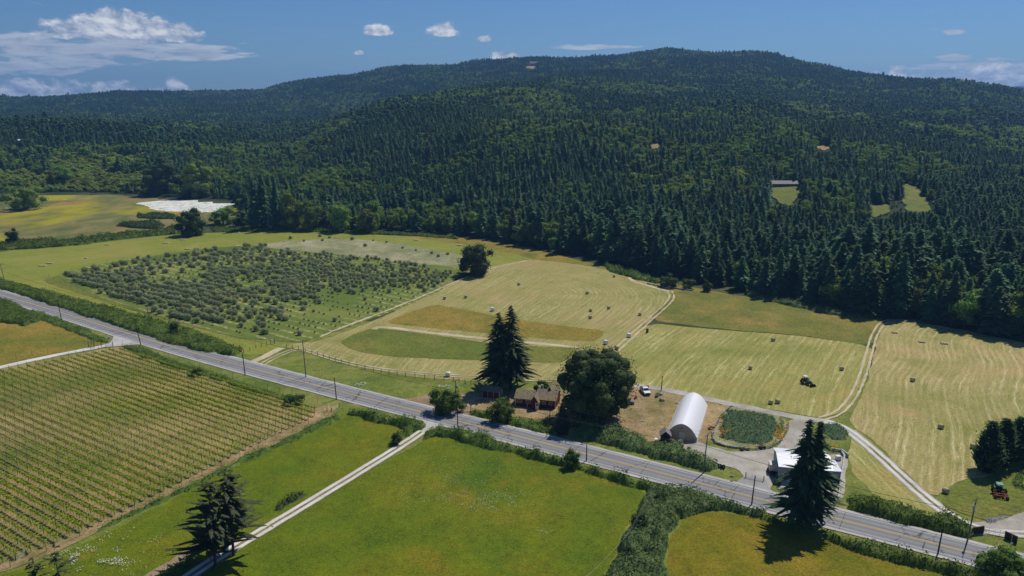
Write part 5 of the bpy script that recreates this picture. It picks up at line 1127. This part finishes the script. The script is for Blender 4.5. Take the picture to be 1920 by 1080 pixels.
# tyres by the yard gate
def torus(name,R,r_,m,parent=None,n=16,k=8):
    b=B(); V=[];Fs=[]
    for i in range(n):
        for j in range(k):
            a=2*math.pi*i/n;c=2*math.pi*j/k; V.append(((R+r_*math.cos(c))*math.cos(a),(R+r_*math.cos(c))*math.sin(a),r_*math.sin(c)))
    for i in range(n):
        for j in range(k): Fs.append((i*k+j,((i+1)%n)*k+j,((i+1)%n)*k+(j+1)%k,i*k+(j+1)%k))
    return b.add(V,Fs).build(name,m,parent,True)
ty=None
for q,(x,y) in enumerate([(1325,869),(1329,870),(1334,873),(1339,872),(1344,876),(1349,877),(1353,879),(1357,879)]):
    p=W(x,y)
    if ty is None: ty=torus('tyre',.42,.17,PM['black']); tag(ty,'black old tyre in the row of tyres above the road',"tyre",'row of old tyres above the road'); o=ty
    else: o=ty.copy(); COL.objects.link(o)
    o.location=(p.x,p.y,.5); o.rotation_euler=(R_(80),0,q*.7)
# ------------------------------------------------------------------ vehicles
def wheel(par,x,y,z,R,w,rim=True):
    t=bpy.data.objects.new('wheel',None); COL.objects.link(t); t.parent=par; t.location=(x,y,z); t.empty_display_size=.1
    b=B(); n=18; pr_=[(R*.55,-w/2),(R*.93,-w/2),(R,-w*.3),(R,w*.3),(R*.93,w/2),(R*.55,w/2)]; V=[];Fs=[]
    for i in range(n):
        a=2*math.pi*i/n
        for rr_,yy in pr_: V.append((rr_*math.cos(a),yy,rr_*math.sin(a)))
    k=len(pr_)
    for i in range(n):
        for j in range(k): Fs.append((i*k+j,((i+1)%n)*k+j,((i+1)%n)*k+(j+1)%k,i*k+(j+1)%k))
    b.add(V,Fs).build('tyre',PM['black'],t)
    b=B(); b.tube((0,-w*.35,0),(0,w*.35,0),R*.56,R*.56,12); b.build('rim',PM['steel'] if rim is True else rim,t); return t
def pickup(px,py,rz,label):
    p=W(px,py); t=empty('pickup_truck',(p.x,p.y,.12),rz,label,'pickup truck')     # front faces local -y
    b=B(); V=[(-.95,-2.7,.45),(.95,-2.7,.45),(.95,2.7,.45),(-.95,2.7,.45),(-.95,-2.7,.95),(.95,-2.7,.95),(1.0,-1.3,1.12),(-1.0,-1.3,1.12),(1.0,2.7,1.12),(-1.0,2.7,1.12),(.9,-2.75,.85),(-.9,-2.75,.85)]
    b.add(V,[(0,3,2,1),(0,1,5,4),(4,5,6,7),(1,2,8,6,5),(3,0,4,7,9),(2,3,9,8)]); b.add([(-1.0,-1.3,1.12),(1.0,-1.3,1.12),(1,.8,1.12),(-1,.8,1.12)],[(0,1,2,3)]); b.build('body',PM['white'],t)
    b=B(); b.add([(-.95,-1.3,1.125),(.95,-1.3,1.125),(.95,.75,1.125),(-.95,.75,1.125),(-.78,-.7,1.8),(.78,-.7,1.8),(.78,.6,1.8),(-.78,.6,1.8)],[(0,1,5,4),(1,2,6,5),(2,3,7,6),(3,0,4,7),(4,5,6,7)]); c=b.build('cab',PM['white'],t)
    b=B(); b.add([(-.82,-1.24,1.2),(.82,-1.24,1.2),(.70,-.78,1.73),(-.70,-.78,1.73)],[(0,1,2,3)]); g=b.build('windscreen',PM['glass'],t); g.location=(0,-.03,.02)
    for s_ in(-1,1):
        b=B(); b.add([(s_*.945,-1.1,1.2),(s_*.945,.6,1.2),(s_*.81,.45,1.72),(s_*.81,-.65,1.72)],[(0,1,2,3)]); g=b.build('side_window',PM['glass'],t); g.location=(s_*.02,0,0)
        b=B(); b.box(s_*.65-.18,s_*.65+.18,-2.76,-2.705,.68,.88); b.build('headlight',PM['steel'],t)
        b=B(); b.box(s_*1.12-.1,s_*1.12+.1,-1.0,-.85,1.1,1.35); b.build('mirror',PM['black'],t)
        for y in(-1.75,1.75): wheel(t,s_*.85,y,.38,.38,.26)
    b=B(); b.box(-.45,.45,-2.77,-2.71,.55,.88); b.build('grille',PM['black'],t); b=B(); b.box(-.95,.95,-2.85,-2.72,.32,.5); b.build('bumper',PM['black'],t)
    b=B(); b.box(-.9,.9,.85,2.6,1.13,1.18); b.build('bed_floor',PM['black'],t)
    b=B(); b.box(-.95,.95,.83,.9,1.12,1.9); b.build('headache_rack',PM['steel'],t)
    return t
pickup(1209.5,737,R_(8),'white pickup truck facing the camera by the lane left of the greenhouse')
p=W(1212,729); b=B(); b.box(-.6,.5,-.3,.4,0,.45,bev=.08); b.box(-.2,.2,-.45,-.3,.1,.35); o=tag(b.build('fuel_can',PM['redm']),'red box carried in the bed of the white pickup','box'); o.location=(p.x-.1,p.y-1.9,1.32)
def tractor(px,py,rz,label,roof,loader=True,tool=None):
    p=W(px,py); t=empty('tractor',(p.x,p.y,.1),rz,label,'tractor')     # front faces local -y
    b=B(); b.box(-.35,.35,-2.1,-.2,.75,1.5,bev=.12); b.build('bonnet',PM['green'],t); b=B(); b.box(-.3,.3,-2.0,1.3,.5,.85); b.build('chassis',PM['black'],t)
    for s_ in(-1,1):
        wheel(t,s_*.85,.75,.8,.8,.45,PM['yellow']); wheel(t,s_*.7,-1.6,.48,.48,.3,PM['yellow'])
        b=B(); b.add([(s_*.6,.0,1.3),(s_*1.1,.0,1.3),(s_*1.1,.3,1.7),(s_*.6,.3,1.7),(s_*.6,1.3,1.7),(s_*1.1,1.3,1.7)],[(0,1,2,3),(3,2,5,4)]); b.build('fender',PM['green'],t)
    cb=B()
    for x in(-.55,.55):
        for y in(-.1,1.1): cb.tube((x,y,1.2),(x*.95,y,2.35),.04,n=5)
    cb.build('roof_posts',PM['black'],t); b=B(); b.box(-.72,.72,-.3,1.3,2.35,2.5,bev=.1); b.build('canopy_roof',roof,t)
    b=B(); b.box(-.25,.25,.45,.95,1.2,1.35); b.box(-.25,.25,.9,1.0,1.35,1.8); b.build('seat',PM['black'],t); b=B(); b.tube((0,-.1,1.3),(0,.15,1.6),.03,n=5); b.build('steering_column',PM['black'],t)
    b=B(); b.tube((.2,-1.2,1.5),(.2,-1.2,2.3),.05,n=6); b.build('exhaust',PM['black'],t)
    if loader:
        b=B()
        for s_ in(-1,1): b.tube((s_*.5,-.2,1.3),(s_*.5,-1.9,1.2),.07,n=5); b.tube((s_*.5,-1.9,1.2),(s_*.5,-2.9,.4),.07,n=5)
        b.build('loader_arms',PM['green'],t); b=B(); b.add([(-1,-3.0,.1),(1,-3.0,.1),(1,-3.6,.1),(-1,-3.6,.1),(-1,-2.95,.8),(1,-2.95,.8)],[(0,1,2,3),(0,1,5,4),(0,4,3),(1,2,5)]); b.build('bucket',PM['black'],t)
    if tool: tool(t)
    return t
tractor(1511,720,R_(20),'small green tractor with a front bucket out on the right middle hay field',PM['cream'])
def rake(t):
    b=B(); b.box(-1.5,1.5,2.3,2.5,.7,.9); b.box(-.9,-.75,1.3,3.6,.7,.85); b.box(.75,.9,1.3,3.6,.7,.85); b.box(-1.5,1.5,3.2,3.4,.6,.8)
    for x in(-1.2,-.4,.4,1.2): b.tube((x,2.9,.15),(x,2.9,.9),.3,.05,8)
    b.build('rear_implement',PM['redm'],t)
    for x in(-1.2,1.2): wheel(t,x,3.6,.35,.35,.2,PM['redm'])
tractor(1871,924,R_(160),'green tractor with a red machine hitched behind, near the right edge',PM['teal'],False,rake)
def implement(px,py,rz,label,m,seed,s=1):
    r=random.Random(seed); p=W(px,py); t=empty('farm_implement',(p.x,p.y,.1),rz,label,'implement'); t.scale=(s,)*3
    b=B(); b.box(-.9,.9,-.1,.1,.5,.65); b.tube((0,0,.6),(0,1.6,.7),.06,n=5); b.tube((-.9,0,.55),(0,1.6,.7),.05,n=5); b.tube((.9,0,.55),(0,1.6,.7),.05,n=5); b.box(-.3,.3,-.5,.2,.65,.95,bev=.08); b.build('frame',m,t)
    for x in(-.8,.8): wheel(t,x,-.2,.32,.32,.18,m)
    b=B()
    for q in range(5): b.tube((-.8+.4*q,-.4,.6),(-.8+.4*q,-.6,.05),.03,n=4)
    b.build('tines',PM['black'],t)
implement(1333,805,R_(20),'small red walking cultivator on the strip between greenhouse and garden',PM['redm'],1,.9)
implement(1191,747,R_(70),'bright red hay machine half hidden by the maple beside the pickup',PM['orange'],2,1.0)
implement(1184,730,R_(10),'orange machine peeking out at the upper right of the big maple',PM['orange'],3,.7)
p=W(1176,757); t=empty('parked_car',(p.x,p.y,.1),R_(80),'dark grey car parked against the right side of the big maple','car')
b=B(); b.box(-.85,.85,-2.1,2.1,.35,.9,bev=.1); b.build('body',PM['blue'],t); b=B(); b.add([(-.8,-1.0,.905),(.8,-1.0,.905),(.8,1.4,.905),(-.8,1.4,.905),(-.65,-.4,1.4),(.65,-.4,1.4),(.65,1.0,1.4),(-.65,1.0,1.4)],[(0,1,5,4),(1,2,6,5),(2,3,7,6),(3,0,4,7),(4,5,6,7)]); b.build('cabin',PM['glass'],t)
for s_ in(-1,1):
    for y in(-1.35,1.35): wheel(t,s_*.8,y,.32,.32,.22)
p=W(1450,889); t=empty('cargo_trailer',(p.x,p.y,.1),R_(-12),'white box truck body on a dark trailer left of the barn','trailer')
b=B(); b.box(-1,1,-.2,2.6,.75,2.3,bev=.06); b.build('box',PM['cream'],t); b=B(); b.box(-.95,.95,-1.9,2.7,.55,.745); b.box(-.06,.06,-3.2,-1.9,.5,.62); b.build('frame',PM['black'],t)
for s_ in(-1,1):
    for y in (.2,1.5): wheel(t,s_*1.05,y,.38,.38,.24)
p=W(1461,911); t=empty('rubbish_bin',(p.x,p.y,.1),0,'small black bin in the grass in front of the barn','bin'); b=B(); b.tube((0,0,0),(0,0,1.0),.35,.42,10); b.build('body',PM['black'],t); b=B(); b.tube((0,0,1.0),(0,0,1.1),.45,.4,10); b.build('lid',PM['dkwood'],t)
p=W(1213.5,624); t=empty('water_barrel',(p.x,p.y,.1),.2,'dark blue barrel standing in the field near the two white bales','barrel'); b=B(); b.tube((0,0,0),(0,0,1.4),.5,.5,12); b.build('body',PM['bluebin'],t); b=B(); b.tube((0,0,1.4),(0,0,1.5),.52,.52,12); b.build('lid',PM['black'],t)
for x,y,l in [(1372,894,'small grey boulder on the grass beside the apron edge'),(1372,903,'pale stone near the road edge by the apron')]: rock(x,y,7,l,int(x+y))
# ------------------------------------------------------------------ bales
def bale_mesh(name,R,Wd,m,wrap=False):
    b=B(); n=20; pr_=[(0,-Wd/2-.0),(R*.5,-Wd/2-.02),(R*.88,-Wd/2),(R,-Wd/2+.1),(R*1.015,0),(R,Wd/2-.1),(R*.88,Wd/2),(R*.5,Wd/2+.02),(0,Wd/2)]; V=[];Fs=[];k=len(pr_)
    for i in range(n):
        a=2*math.pi*i/n; w=1+.02*math.sin(i*2.3)
        for rr_,yy in pr_: V.append((rr_*w*math.cos(a),yy,max(rr_*w*math.sin(a),-R*.93)+R*.93))
    for i in range(n):
        for j in range(k-1): Fs.append((i*k+j,((i+1)%n)*k+j,((i+1)%n)*k+j+1,i*k+j+1))
    b.add(V,Fs); me=bpy.data.meshes.new(name); me.from_pydata(b.v,[],b.f); me.materials.append(m); me.update(); me.shade_smooth(); return me
bt_=mat('straw_bale',lambda t:t.ramp(t.noise(1,5,t.vs(t.node('ShaderNodeTexCoord').outputs['Object'],(4,14,4)),.7),[(.3,(.26,.22,.11)),(.5,(.46,.40,.22)),(.7,(.62,.55,.34))]),bump=(.6,.04,lambda t:t.noise(9,4)))
BM=bale_mesh('hay_bale',.66,1.2,bt_); BW=bale_mesh('wrapped_bale',.8,1.45,PM['wrap'])
for x,y,a,l in [(833.5,561.5,20,'hay bale on the centre field nearest the orchard corner'),(873,559,10,'second hay bale right of the orchard corner on the centre field'),(972.7,535,60,'hay bale alone at the top of the centre field right of the oak'),
 (1101,551.5,40,'hay bale in the upper middle of the centre field'),(1107.5,584.5,70,'upper of two hay bales one above the other on the centre field'),(1106.5,597.5,30,'lower of two hay bales one above the other on the centre field'),(1141,579.5,15,'hay bale right of the stacked looking pair on the centre field'),
 (1199.5,592,0,'hay bale beside the dirt track at the right end of the centre field'),(1151.5,520,80,'hay bale at the back edge of the centre field by the brush'),(1156,655.5,45,'tan hay bale between the white bales near the big maple'),
 (1449.5,640,30,'hay bale at the top of the right middle field under the uncut meadow'),(1406.7,693,70,'hay bale in the middle of the right middle field'),(1578,694.5,5,'hay bale beside the dirt track on the right middle field'),
 (1445,758,60,'left of two close hay bales above the garden bed'),(1458,756.5,100,'right of two close hay bales above the garden bed'),(1710.8,715.5,20,'upper hay bale on the striped right field'),(1763.8,804,25,'middle hay bale on the striped right field'),
 (1772.6,925,30,'hay bale nearest the road on the right field by the lane'),(1824,841,75,'hay bale peeking out left of the dark cypress clump')]:
    o=link('hay_bale',BM); p=W(x,y); o.location=(p.x,p.y,.12); o.rotation_euler=(0,0,R_(a)); tag(o,l,'hay bale','round hay bales on the mown fields')
for x,y,a,l in [(923.5,583.5,20,'white wrapped bale just left of the tops of the two tall firs'),(1135.7,645.5,30,'white wrapped bale left of the dirt track above the maple'),(1179,632.5,10,'white wrapped bale right of the dirt track above the maple'),(1149,682,0,'white wrapped bale showing over the top of the big maple'),
 (840,706,90,'white wrapped bale behind the post fence, left of the two tall firs'),(915,706,60,'white wrapped bale half hidden by the left tall fir')]:
    o=link('wrapped_bale',BW); p=W(x,y); o.location=(p.x,p.y,.12); o.rotation_euler=(0,0,R_(a)); tag(o,l,'wrapped bale','white wrapped bales')
def flatstack(px,py,wpx,rz,label,n=5):
    p=W(px,py); t=empty('bale_group',(p.x,p.y,.1),R_(rz),label,'bale group','flat groups of square bales'); w=wpx/ppm(px,py); 
    for i in range(n):
        for j in range(2):
            b=B(); x0=-w/2+i*w/n; b.box(x0+.02,x0+w/n-.02,j*1.05-1,j*1.05+.02-.0,0,.42+.04*((i+j)%2),bev=.03); b.build('square_bale',bt_,t)
for q,(x,y,w,a,l,n) in enumerate([(79.7,499,13,4,'flat bale group nearest the left edge, lower of a pair',6),(93.7,494,12,4,'flat bale group nearest the left edge, upper of a pair',5),(165.7,503.5,14,3,'flat bale group at the upper left corner of the olive orchard',6),(162,484.5,5,0,'small dark bale pair alone on the left hay band',2),
 (202,459.5,10,0,'flat bale group by the meadow hedge left of the dark round tree',5),(310.7,456,12,-3,'left lower flat bale group below the dark round tree',5),(343,450,11,-3,'upper flat bale group just below the dark round tree',5),(352,467.5,11,-3,'flat bale group between the dark round tree and the orchard',5),
 (448,462.5,11,-3,'flat bale group at the back corner of the olive orchard',5),(447.7,437,4,0,'small dark bale pair under the tall dark conifers',2),(631.7,446.5,9,-5,'flat bale group on the back hay band in the middle',4),(780,450.5,8,-8,'flat bale group on the back hay band left of the oak',4),
 (861.8,460.5,9,-12,'flat bale group touching the hay band edge by the oak',4),(534,453.5,5,0,'small dark bale pair at the weedy ground behind the olives',2),(1677,624.5,9,-15,'leftmost flat bale group on the striped right field',4),(1728,642,11,-15,'middle flat bale group on the striped right field',5),(1770,645,12,-15,'rightmost flat bale group on the striped right field',5)]):
    flatstack(x,y,w,a,l,n)
# ------------------------------------------------------------------ poles and wires
def pole(bx,by,ty,lean,label,arms=0,trans=False,name='utility_pole'):
    p=W(bx,by); H=hgt(bx,by,ty); t=empty(name,(p.x,p.y,0),math.atan2(VD.y,VD.x),label,'utility pole')
    lx=lean/ppm(bx,by); b=B(); M=Matrix.Rotation(-math.atan2(VD.y,VD.x),4,'Z'); top=M@Vector((lx,0,H)); b.tube((0,0,-.5),top,.17,.11,8); b.build('shaft',MT if arms else MDK,t)
    pts=[]
    for k in range(arms):
        z=H-.25-k*1.1; c=top*(z/H); b=B(); b.box(c.x-.06,c.x+.06,-1.2,1.2,z-.06,z+.06); a=b.build('crossarm',MT,t)
        for y in(-1.1,-.4,.4,1.1):
            b=B(); b.tube((c.x,y,z+.06),(c.x,y,z+.28),.06,.04,6); b.build('insulator',PM['conc'],a)
    if trans:
        z=H-2.4; b=B(); b.tube((.35,0,z),(.35,0,z+.9),.26,.26,10); b.tube((.35,0,z+.9),(.35,0,z+1.0),.26,.1,10); b.build('transformer',PM['steel'],t)
    return p,H,lx
PF=[]
for a in [(11,537,495,-4,'crossarm pole at the far left edge beyond the road',1,False),(283,620,573,-3,'tall pole with two crossarms in the hedge below the olive orchard',2,False),(573.7,707.5,640,-2,'pole with a single crossarm in the grass by the dirt farm entrance',1,False),
 (855.8,770,713,-1,'pole with a transformer beside the wide leafy tree at the dirt entrance',1,True),(1318.5,888,814,4,'pole with a small crossarm between the greenhouse and the tyres',1,False),(1813,1016,935,6,'pole with a transformer beside the metal gate at the lower right',1,True)]: PF.append(pole(*a))
PN=[]
for a in [(116,602,563,-3,'bare short road pole at the left, nearer side of the road'),(264.5,647,607,-6,'leaning bare pole by the driveway junction on the near side of the road'),(459.8,704,660.5,-2,'bare pole on the near side opposite the dirt farm entrance'),(631,749,708,-2,'bare pole near the top right corner of the vineyard'),
 (858.7,802,761,-1,'bare pole on the near side at the end of the white track'),(1099.5,865,832,0,'bare pole next to the young bright tree in the hedge'),(1409,947,892,3,'bare black pole on the near side opposite the barn'),(1758,1039,991,3,'bare black pole on the near side left of the gate')]: PN.append(pole(*a))
pole(1239.7,733,705,1,'thin pole by the lane between the pickup and the greenhouse roof'); PS=pole(1168.5,1077,1001,6,'pole standing in the bramble thicket at the bottom',1); PH=pole(1031,789,766,0,'short pole in the farmhouse garden beside the grey green spruce')
def wire(name,a,b_,sag,r,label,offs=(0,),m=None):
    b=B()
    for o in offs:
        pts=[]
        for i in range(13):
            t=i/12; p=a.lerp(b_,t); pts.append(Vector((p.x+VN.x*o,p.y+VN.y*o,p.z-sag*4*t*(1-t))))
        for p,q in zip(pts[:-1],pts[1:]): b.tube(p,q,r,n=3,caps=False)
    return tag(b.build(name,m or MDK),label,'wires')
spans=['the far left edge and the double crossarm pole','the double crossarm pole and the farm entrance pole','the farm entrance pole and the transformer pole by the shed','the transformer pole by the shed and the greenhouse pole','the greenhouse pole and the gate pole']
tp=lambda q,d=0.0:Vector((q[0].x+q[2],q[0].y,q[1]-d))
for i in range(5):
    wire('power_line',tp(PF[i],-.05),tp(PF[i+1],-.05),.9,.012,'thin power wires strung between '+spans[i],(-1.1,-.4,1.1))
    wire('telephone_cable',tp(PF[i],3.2),tp(PF[i+1],3.2),1.0,.045,'thick black cable low between '+spans[i])
e=tp(PF[5],0)+(tp(PF[5])-tp(PF[4])).normalized()*60; wire('power_line',tp(PF[5]),e,.5,.02,'thin power wires leaving the gate pole past the right edge',(-1.1,-.4,1.1))
e=tp(PF[0],0)-(tp(PF[1])-tp(PF[0])).normalized()*60; wire('power_line',tp(PF[0]),e,.5,.02,'thin power wires leaving the leftmost pole past the left edge',(-1.1,-.4,1.1))
MWL=mat('bright_wire',(.5,.5,.48),rough=.5)
wire('power_line',tp(PS),W(1240,925)+Vector((0,0,6)),.3,.008,'pale wires rising from the thicket pole towards the road',(-.6,.6),MWL)
wire('power_line',tp(PS),W(1085,1170)+Vector((0,0,8)),.4,.008,'pale wires running down from the thicket pole past the bottom edge',(-.6,.2,.6),MWL)
wire('service_cable',tp(PH),tp(PF[3],1),.5,.03,'cable from the shed side transformer pole to the farmhouse garden pole')
# ------------------------------------------------------------------ fences
def fence(name,px,label,h=1.3,sp=3.0,r=.09,wires=3,m=None,close=False,net=False):
    P=PX(px); t=empty(name,(P[0].x,P[0].y,.05),0,label,'fence'); Q=[]
    for a,c in zip(P[:-1],P[1:]):
        k=max(1,round((c-a).length/sp)); Q+=[a.lerp(c,i/k) for i in range(k)]
    Q.append(P[-1]); base=None; b=B(); b.tube((0,0,-.2),(0,0,h),r,r*.9,6)
    for i,q in enumerate(Q):
        loc=(q.x-P[0].x,q.y-P[0].y,0)
        if base is None: base=b.build('post',m or MDK,t); base.location=loc
        else: bcopy(base,'post',loc,t)
    b=B()
    for a,c in zip(Q[:-1],Q[1:]):
        for w in range(wires):
            z=h*(.35+.6*w/max(1,wires-1)); b.tube((a.x-P[0].x,a.y-P[0].y,z),(c.x-P[0].x,c.y-P[0].y,z),.012,n=3,caps=False)
    b.build('fence_wire',MW,t); return t
fence('post_fence',[(537,652),(560,657),(585,664),(640,681),(700,697),(760,707),(815,712),(850,715)],'dark post and wire fence curving below the centre hay field',1.5,3.4,.11)
fence('post_fence',[(850,715),(883,722),(895,716),(918,709)],'short dark post fence running up to the tall firs',1.4,2.4,.1)
fence('post_fence',[(457,663),(480,654),(500,648),(515,645)],'short dark post fence left of the dirt farm entrance',1.5,3.0,.11)
fence('deer_fence',[(-60,1076),(20,1064),(150,1006),(300,932),(450,858),(608,782),(614,772)],'tall wire fence along the lower side of the vineyard',2.0,6.2,.05,2,MT)
fence('deer_fence',[(230,648),(262,658),(375,692),(480,724),(596,757),(612,772)],'tall wire fence along the road side of the vineyard',2.0,5.6,.05,2,MT)
fence('deer_fence',[(-60,716),(0,700),(100,681),(212,653)],'tall wire fence between the pale driveway and the vineyard',2.3,2.6,.06,2,MT)
fence('deer_fence',[(-60,694),(0,680),(90,664),(160,650),(172,648)],'tall wire fence on the orange meadow side of the pale driveway',2.2,5.5,.05,2,MT)
fence('deer_fence',[(60,600),(100,610),(150,629),(184,645)],'wire fence behind the orange meadow at the left',2.0,4.,.05,2,MT)
fence('orchard_fence',[(92,520),(112,514),(200,492),(350,469),(450,457),(500,453),(560,447),(700,447)],'thin wire fence along the back of the olive orchard',1.6,9,.04,2,MT)
fence('orchard_fence',[(92,520),(180,560),(330,608),(450,640),(540,648),(640,618),(700,596),(790,560),(850,528)],'thin wire fence along the front and right side of the olive orchard',1.6,8,.04,2,MT)
fence('field_fence',[(860,458),(940,476),(1000,490),(1100,508),(1170,524)],'thin wire fence behind the centre hay field below the forest',1.3,9,.05,2)
def gate(a,c,label,h=1.3,m=None,leaves=1):
    A=W(*a);C_=W(*c); L,an=axes(A,C_); t=empty('farm_gate',(A.x,A.y,.1),an,label,'gate')
    for x in (0,L):
        b=B(); b.tube((x,0,-.2),(x,0,h+.2),.09,n=6); b.build('gate_post',MDK,t)
    for k in range(leaves):
        x0=L*k/leaves+.12; x1=L*(k+1)/leaves-.12; b=B()
        for z in(.2,.55,.9,h): b.tube((x0,0,z),(x1,0,z),.03,n=4)
        for x in(x0,x1,(x0+x1)/2): b.tube((x,0,.2),(x,0,h),.03,n=4)
        b.build('gate_leaf',m or PM['steel'],t)
gate((1843,1001),(1884,1010),'double metal gate across the gravel entrance at the lower right',1.5,MDK,2)
gate((1398,896),(1432,903),'thin metal gate at the top of the barn driveway',1.2)
gate((190,652),(212,650),'dark metal gate across the pale driveway at the vineyard corner',1.7,MDK)
gate((166,652),(177,653),'dark mesh gate of the orange meadow by the driveway',2.0,MDK)
gate((507,645),(515,645),'narrow pale gate by the orchard corner at the farm entrance',2.0)
gate((30,1052),(50,1043),'pale metal gate in the lower vineyard fence near the left edge',1.1,PM['white'])
gate((622,772),(636,764),'white bar gate at the top right corner of the vineyard',1.0,PM['white'])
# signs and small things
p=W(205,641); t=empty('sign_board',(p.x,p.y,.1),R_(-5),'white sign board with a dark emblem at the driveway junction','sign'); b=B(); b.box(-.75,.75,-.03,.03,.8,1.75); bd=b.build('board',PM['white'],t)
b=B(); b.add([(-.4,-.035,1.0),(.0,-.035,1.05),(.45,-.035,1.45),(.1,-.035,1.6),(-.1,-.035,1.35),(-.35,-.035,1.5)],[(0,1,2,3,4,5)]); b.build('emblem',MDK,bd)
for x in(-.6,.6):
    b=B(); b.tube((x,.06,0),(x,.06,.95),.05,n=5); b.build('leg',MDK,t)
p=W(452,662); t=empty('reflector_post',(p.x,p.y,.1),0,'orange and black marker at the end of the roadside hedge','marker'); b=B(); b.box(-.3,.3,-.1,.1,.3,1.1); b.build('plate',PM['orange'],t); b=B(); b.tube((0,.02,0),(0,.02,.3),.05,n=5); b.build('post',MDK,t)
p=W(454,671); t=empty('mailbox',(p.x,p.y,.1),.4,'small white roadside mailbox beside the pole at the farm entrance','mailbox'); b=B(); b.tube((0,0,0),(0,0,1.0),.05,n=5); b.build('post',MDK,t); b=B(); b.box(-.35,.35,-.15,.15,1.0,1.3,bev=.06); b.build('box',PM['white'],t)
p=W(1895,1024); t=empty('sign_post',(p.x,p.y,.1),.3,'thin yellow post with a white plate by the right entrance wall','sign'); b=B(); b.tube((0,0,0),(0,0,2.4),.05,n=5); b.build('post',PM['yellow'],t); b=B(); b.box(-.4,.4,-.07,-.055,.3,.7); b.build('plate',PM['white'],t)
p=W(1730,1028); o=B().tube((0,0,-.1),(0,0,1.),.05,n=5).build('marker_post',MDK); o.location=p; tag(o,'little dark marker post at the near edge of the road left of the last pole','post')
# wild flowers in the pastures
def flowers(label,spots,n,m,size,seed):
    r=np.random.default_rng(seed); C=[]
    for x,y,rx,ry,k in spots:
        if k==0: continue
        q=r.normal(size=(k,2)); px_=x+q[:,0]*rx; py_=y+q[:,1]*ry
        pts=np.array([list(W(a,b_)) for a,b_ in zip(px_,py_)]); keep=fbm(pts[:,0],pts[:,1],2.2,3,seed)>.5; C.append(pts[keep])
    C=np.vstack(C); C[:,2]=.35+.15*r.random(len(C)); V,Fq=quads(C,r.normal(size=C.shape)*.3+np.array([0,0,1]),size*(.5+r.random(len(C))),.8,r,'f')
    return tag(link('wildflowers',npmesh('wildflowers',V,Fq),m),label,'flowers',kind='stuff')
flowers('white flower speckles in the front pasture',[(925,945,38,16,1500),(830,905,60,14,800),(800,935,35,12,500),(900,860,80,14,400),(880,895,80,16,500),(1015,1000,10,4,60)],0,mat('white_petals',(.42,.47,.28)),.15,3)
flowers('orange flowers round the edge of the garden bed',[(1362,815,9,7,260),(1430,838,18,3,300),(1462,812,6,9,300),(1352,792,4,9,160),(1400,800,30,12,120),(1445,832,12,5,200)],0,mat('orange_petals',(.75,.28,.02)),.3,6)
flowers('orange flowers beside the second herb patch',[(1568,842,8,5,120),(1480,790,5,3,40)],0,mat('orange_petals_dull',(.7,.3,.03)),.26,7)
flowers('white flower patch in the lower left pasture',[(180,1050,36,12,1500),(250,1010,30,10,200)],0,mat('white_petals_pale',(.66,.68,.56)),.18,4)
flowers('white blossom speckles on the grass bank by the farmhouse',[(1165,795,12,3,0),(835,727,10,2,80),(975,797,14,2,90),(670,722,10,2,120)],0,mat('white_petals_bank',(.7,.7,.66)),.25,5)

# ------------------------------------------------------------------ haze
def haze():
    b=B(); b.box(-7000,7000,-400,8300,-3,330)
    m=bpy.data.materials.new('haze_air'); m.use_nodes=True; n=m.node_tree; n.nodes.clear(); o=n.nodes.new('ShaderNodeOutputMaterial'); v=n.nodes.new('ShaderNodeVolumePrincipled')
    v.inputs['Color'].default_value=(.24,.52,1,1); v.inputs['Density'].default_value=.000105; v.inputs['Anisotropy'].default_value=.2; n.links.new(v.outputs[0],o.inputs['Volume'])
    tag(b.build('haze',m),kind='stuff')
haze()
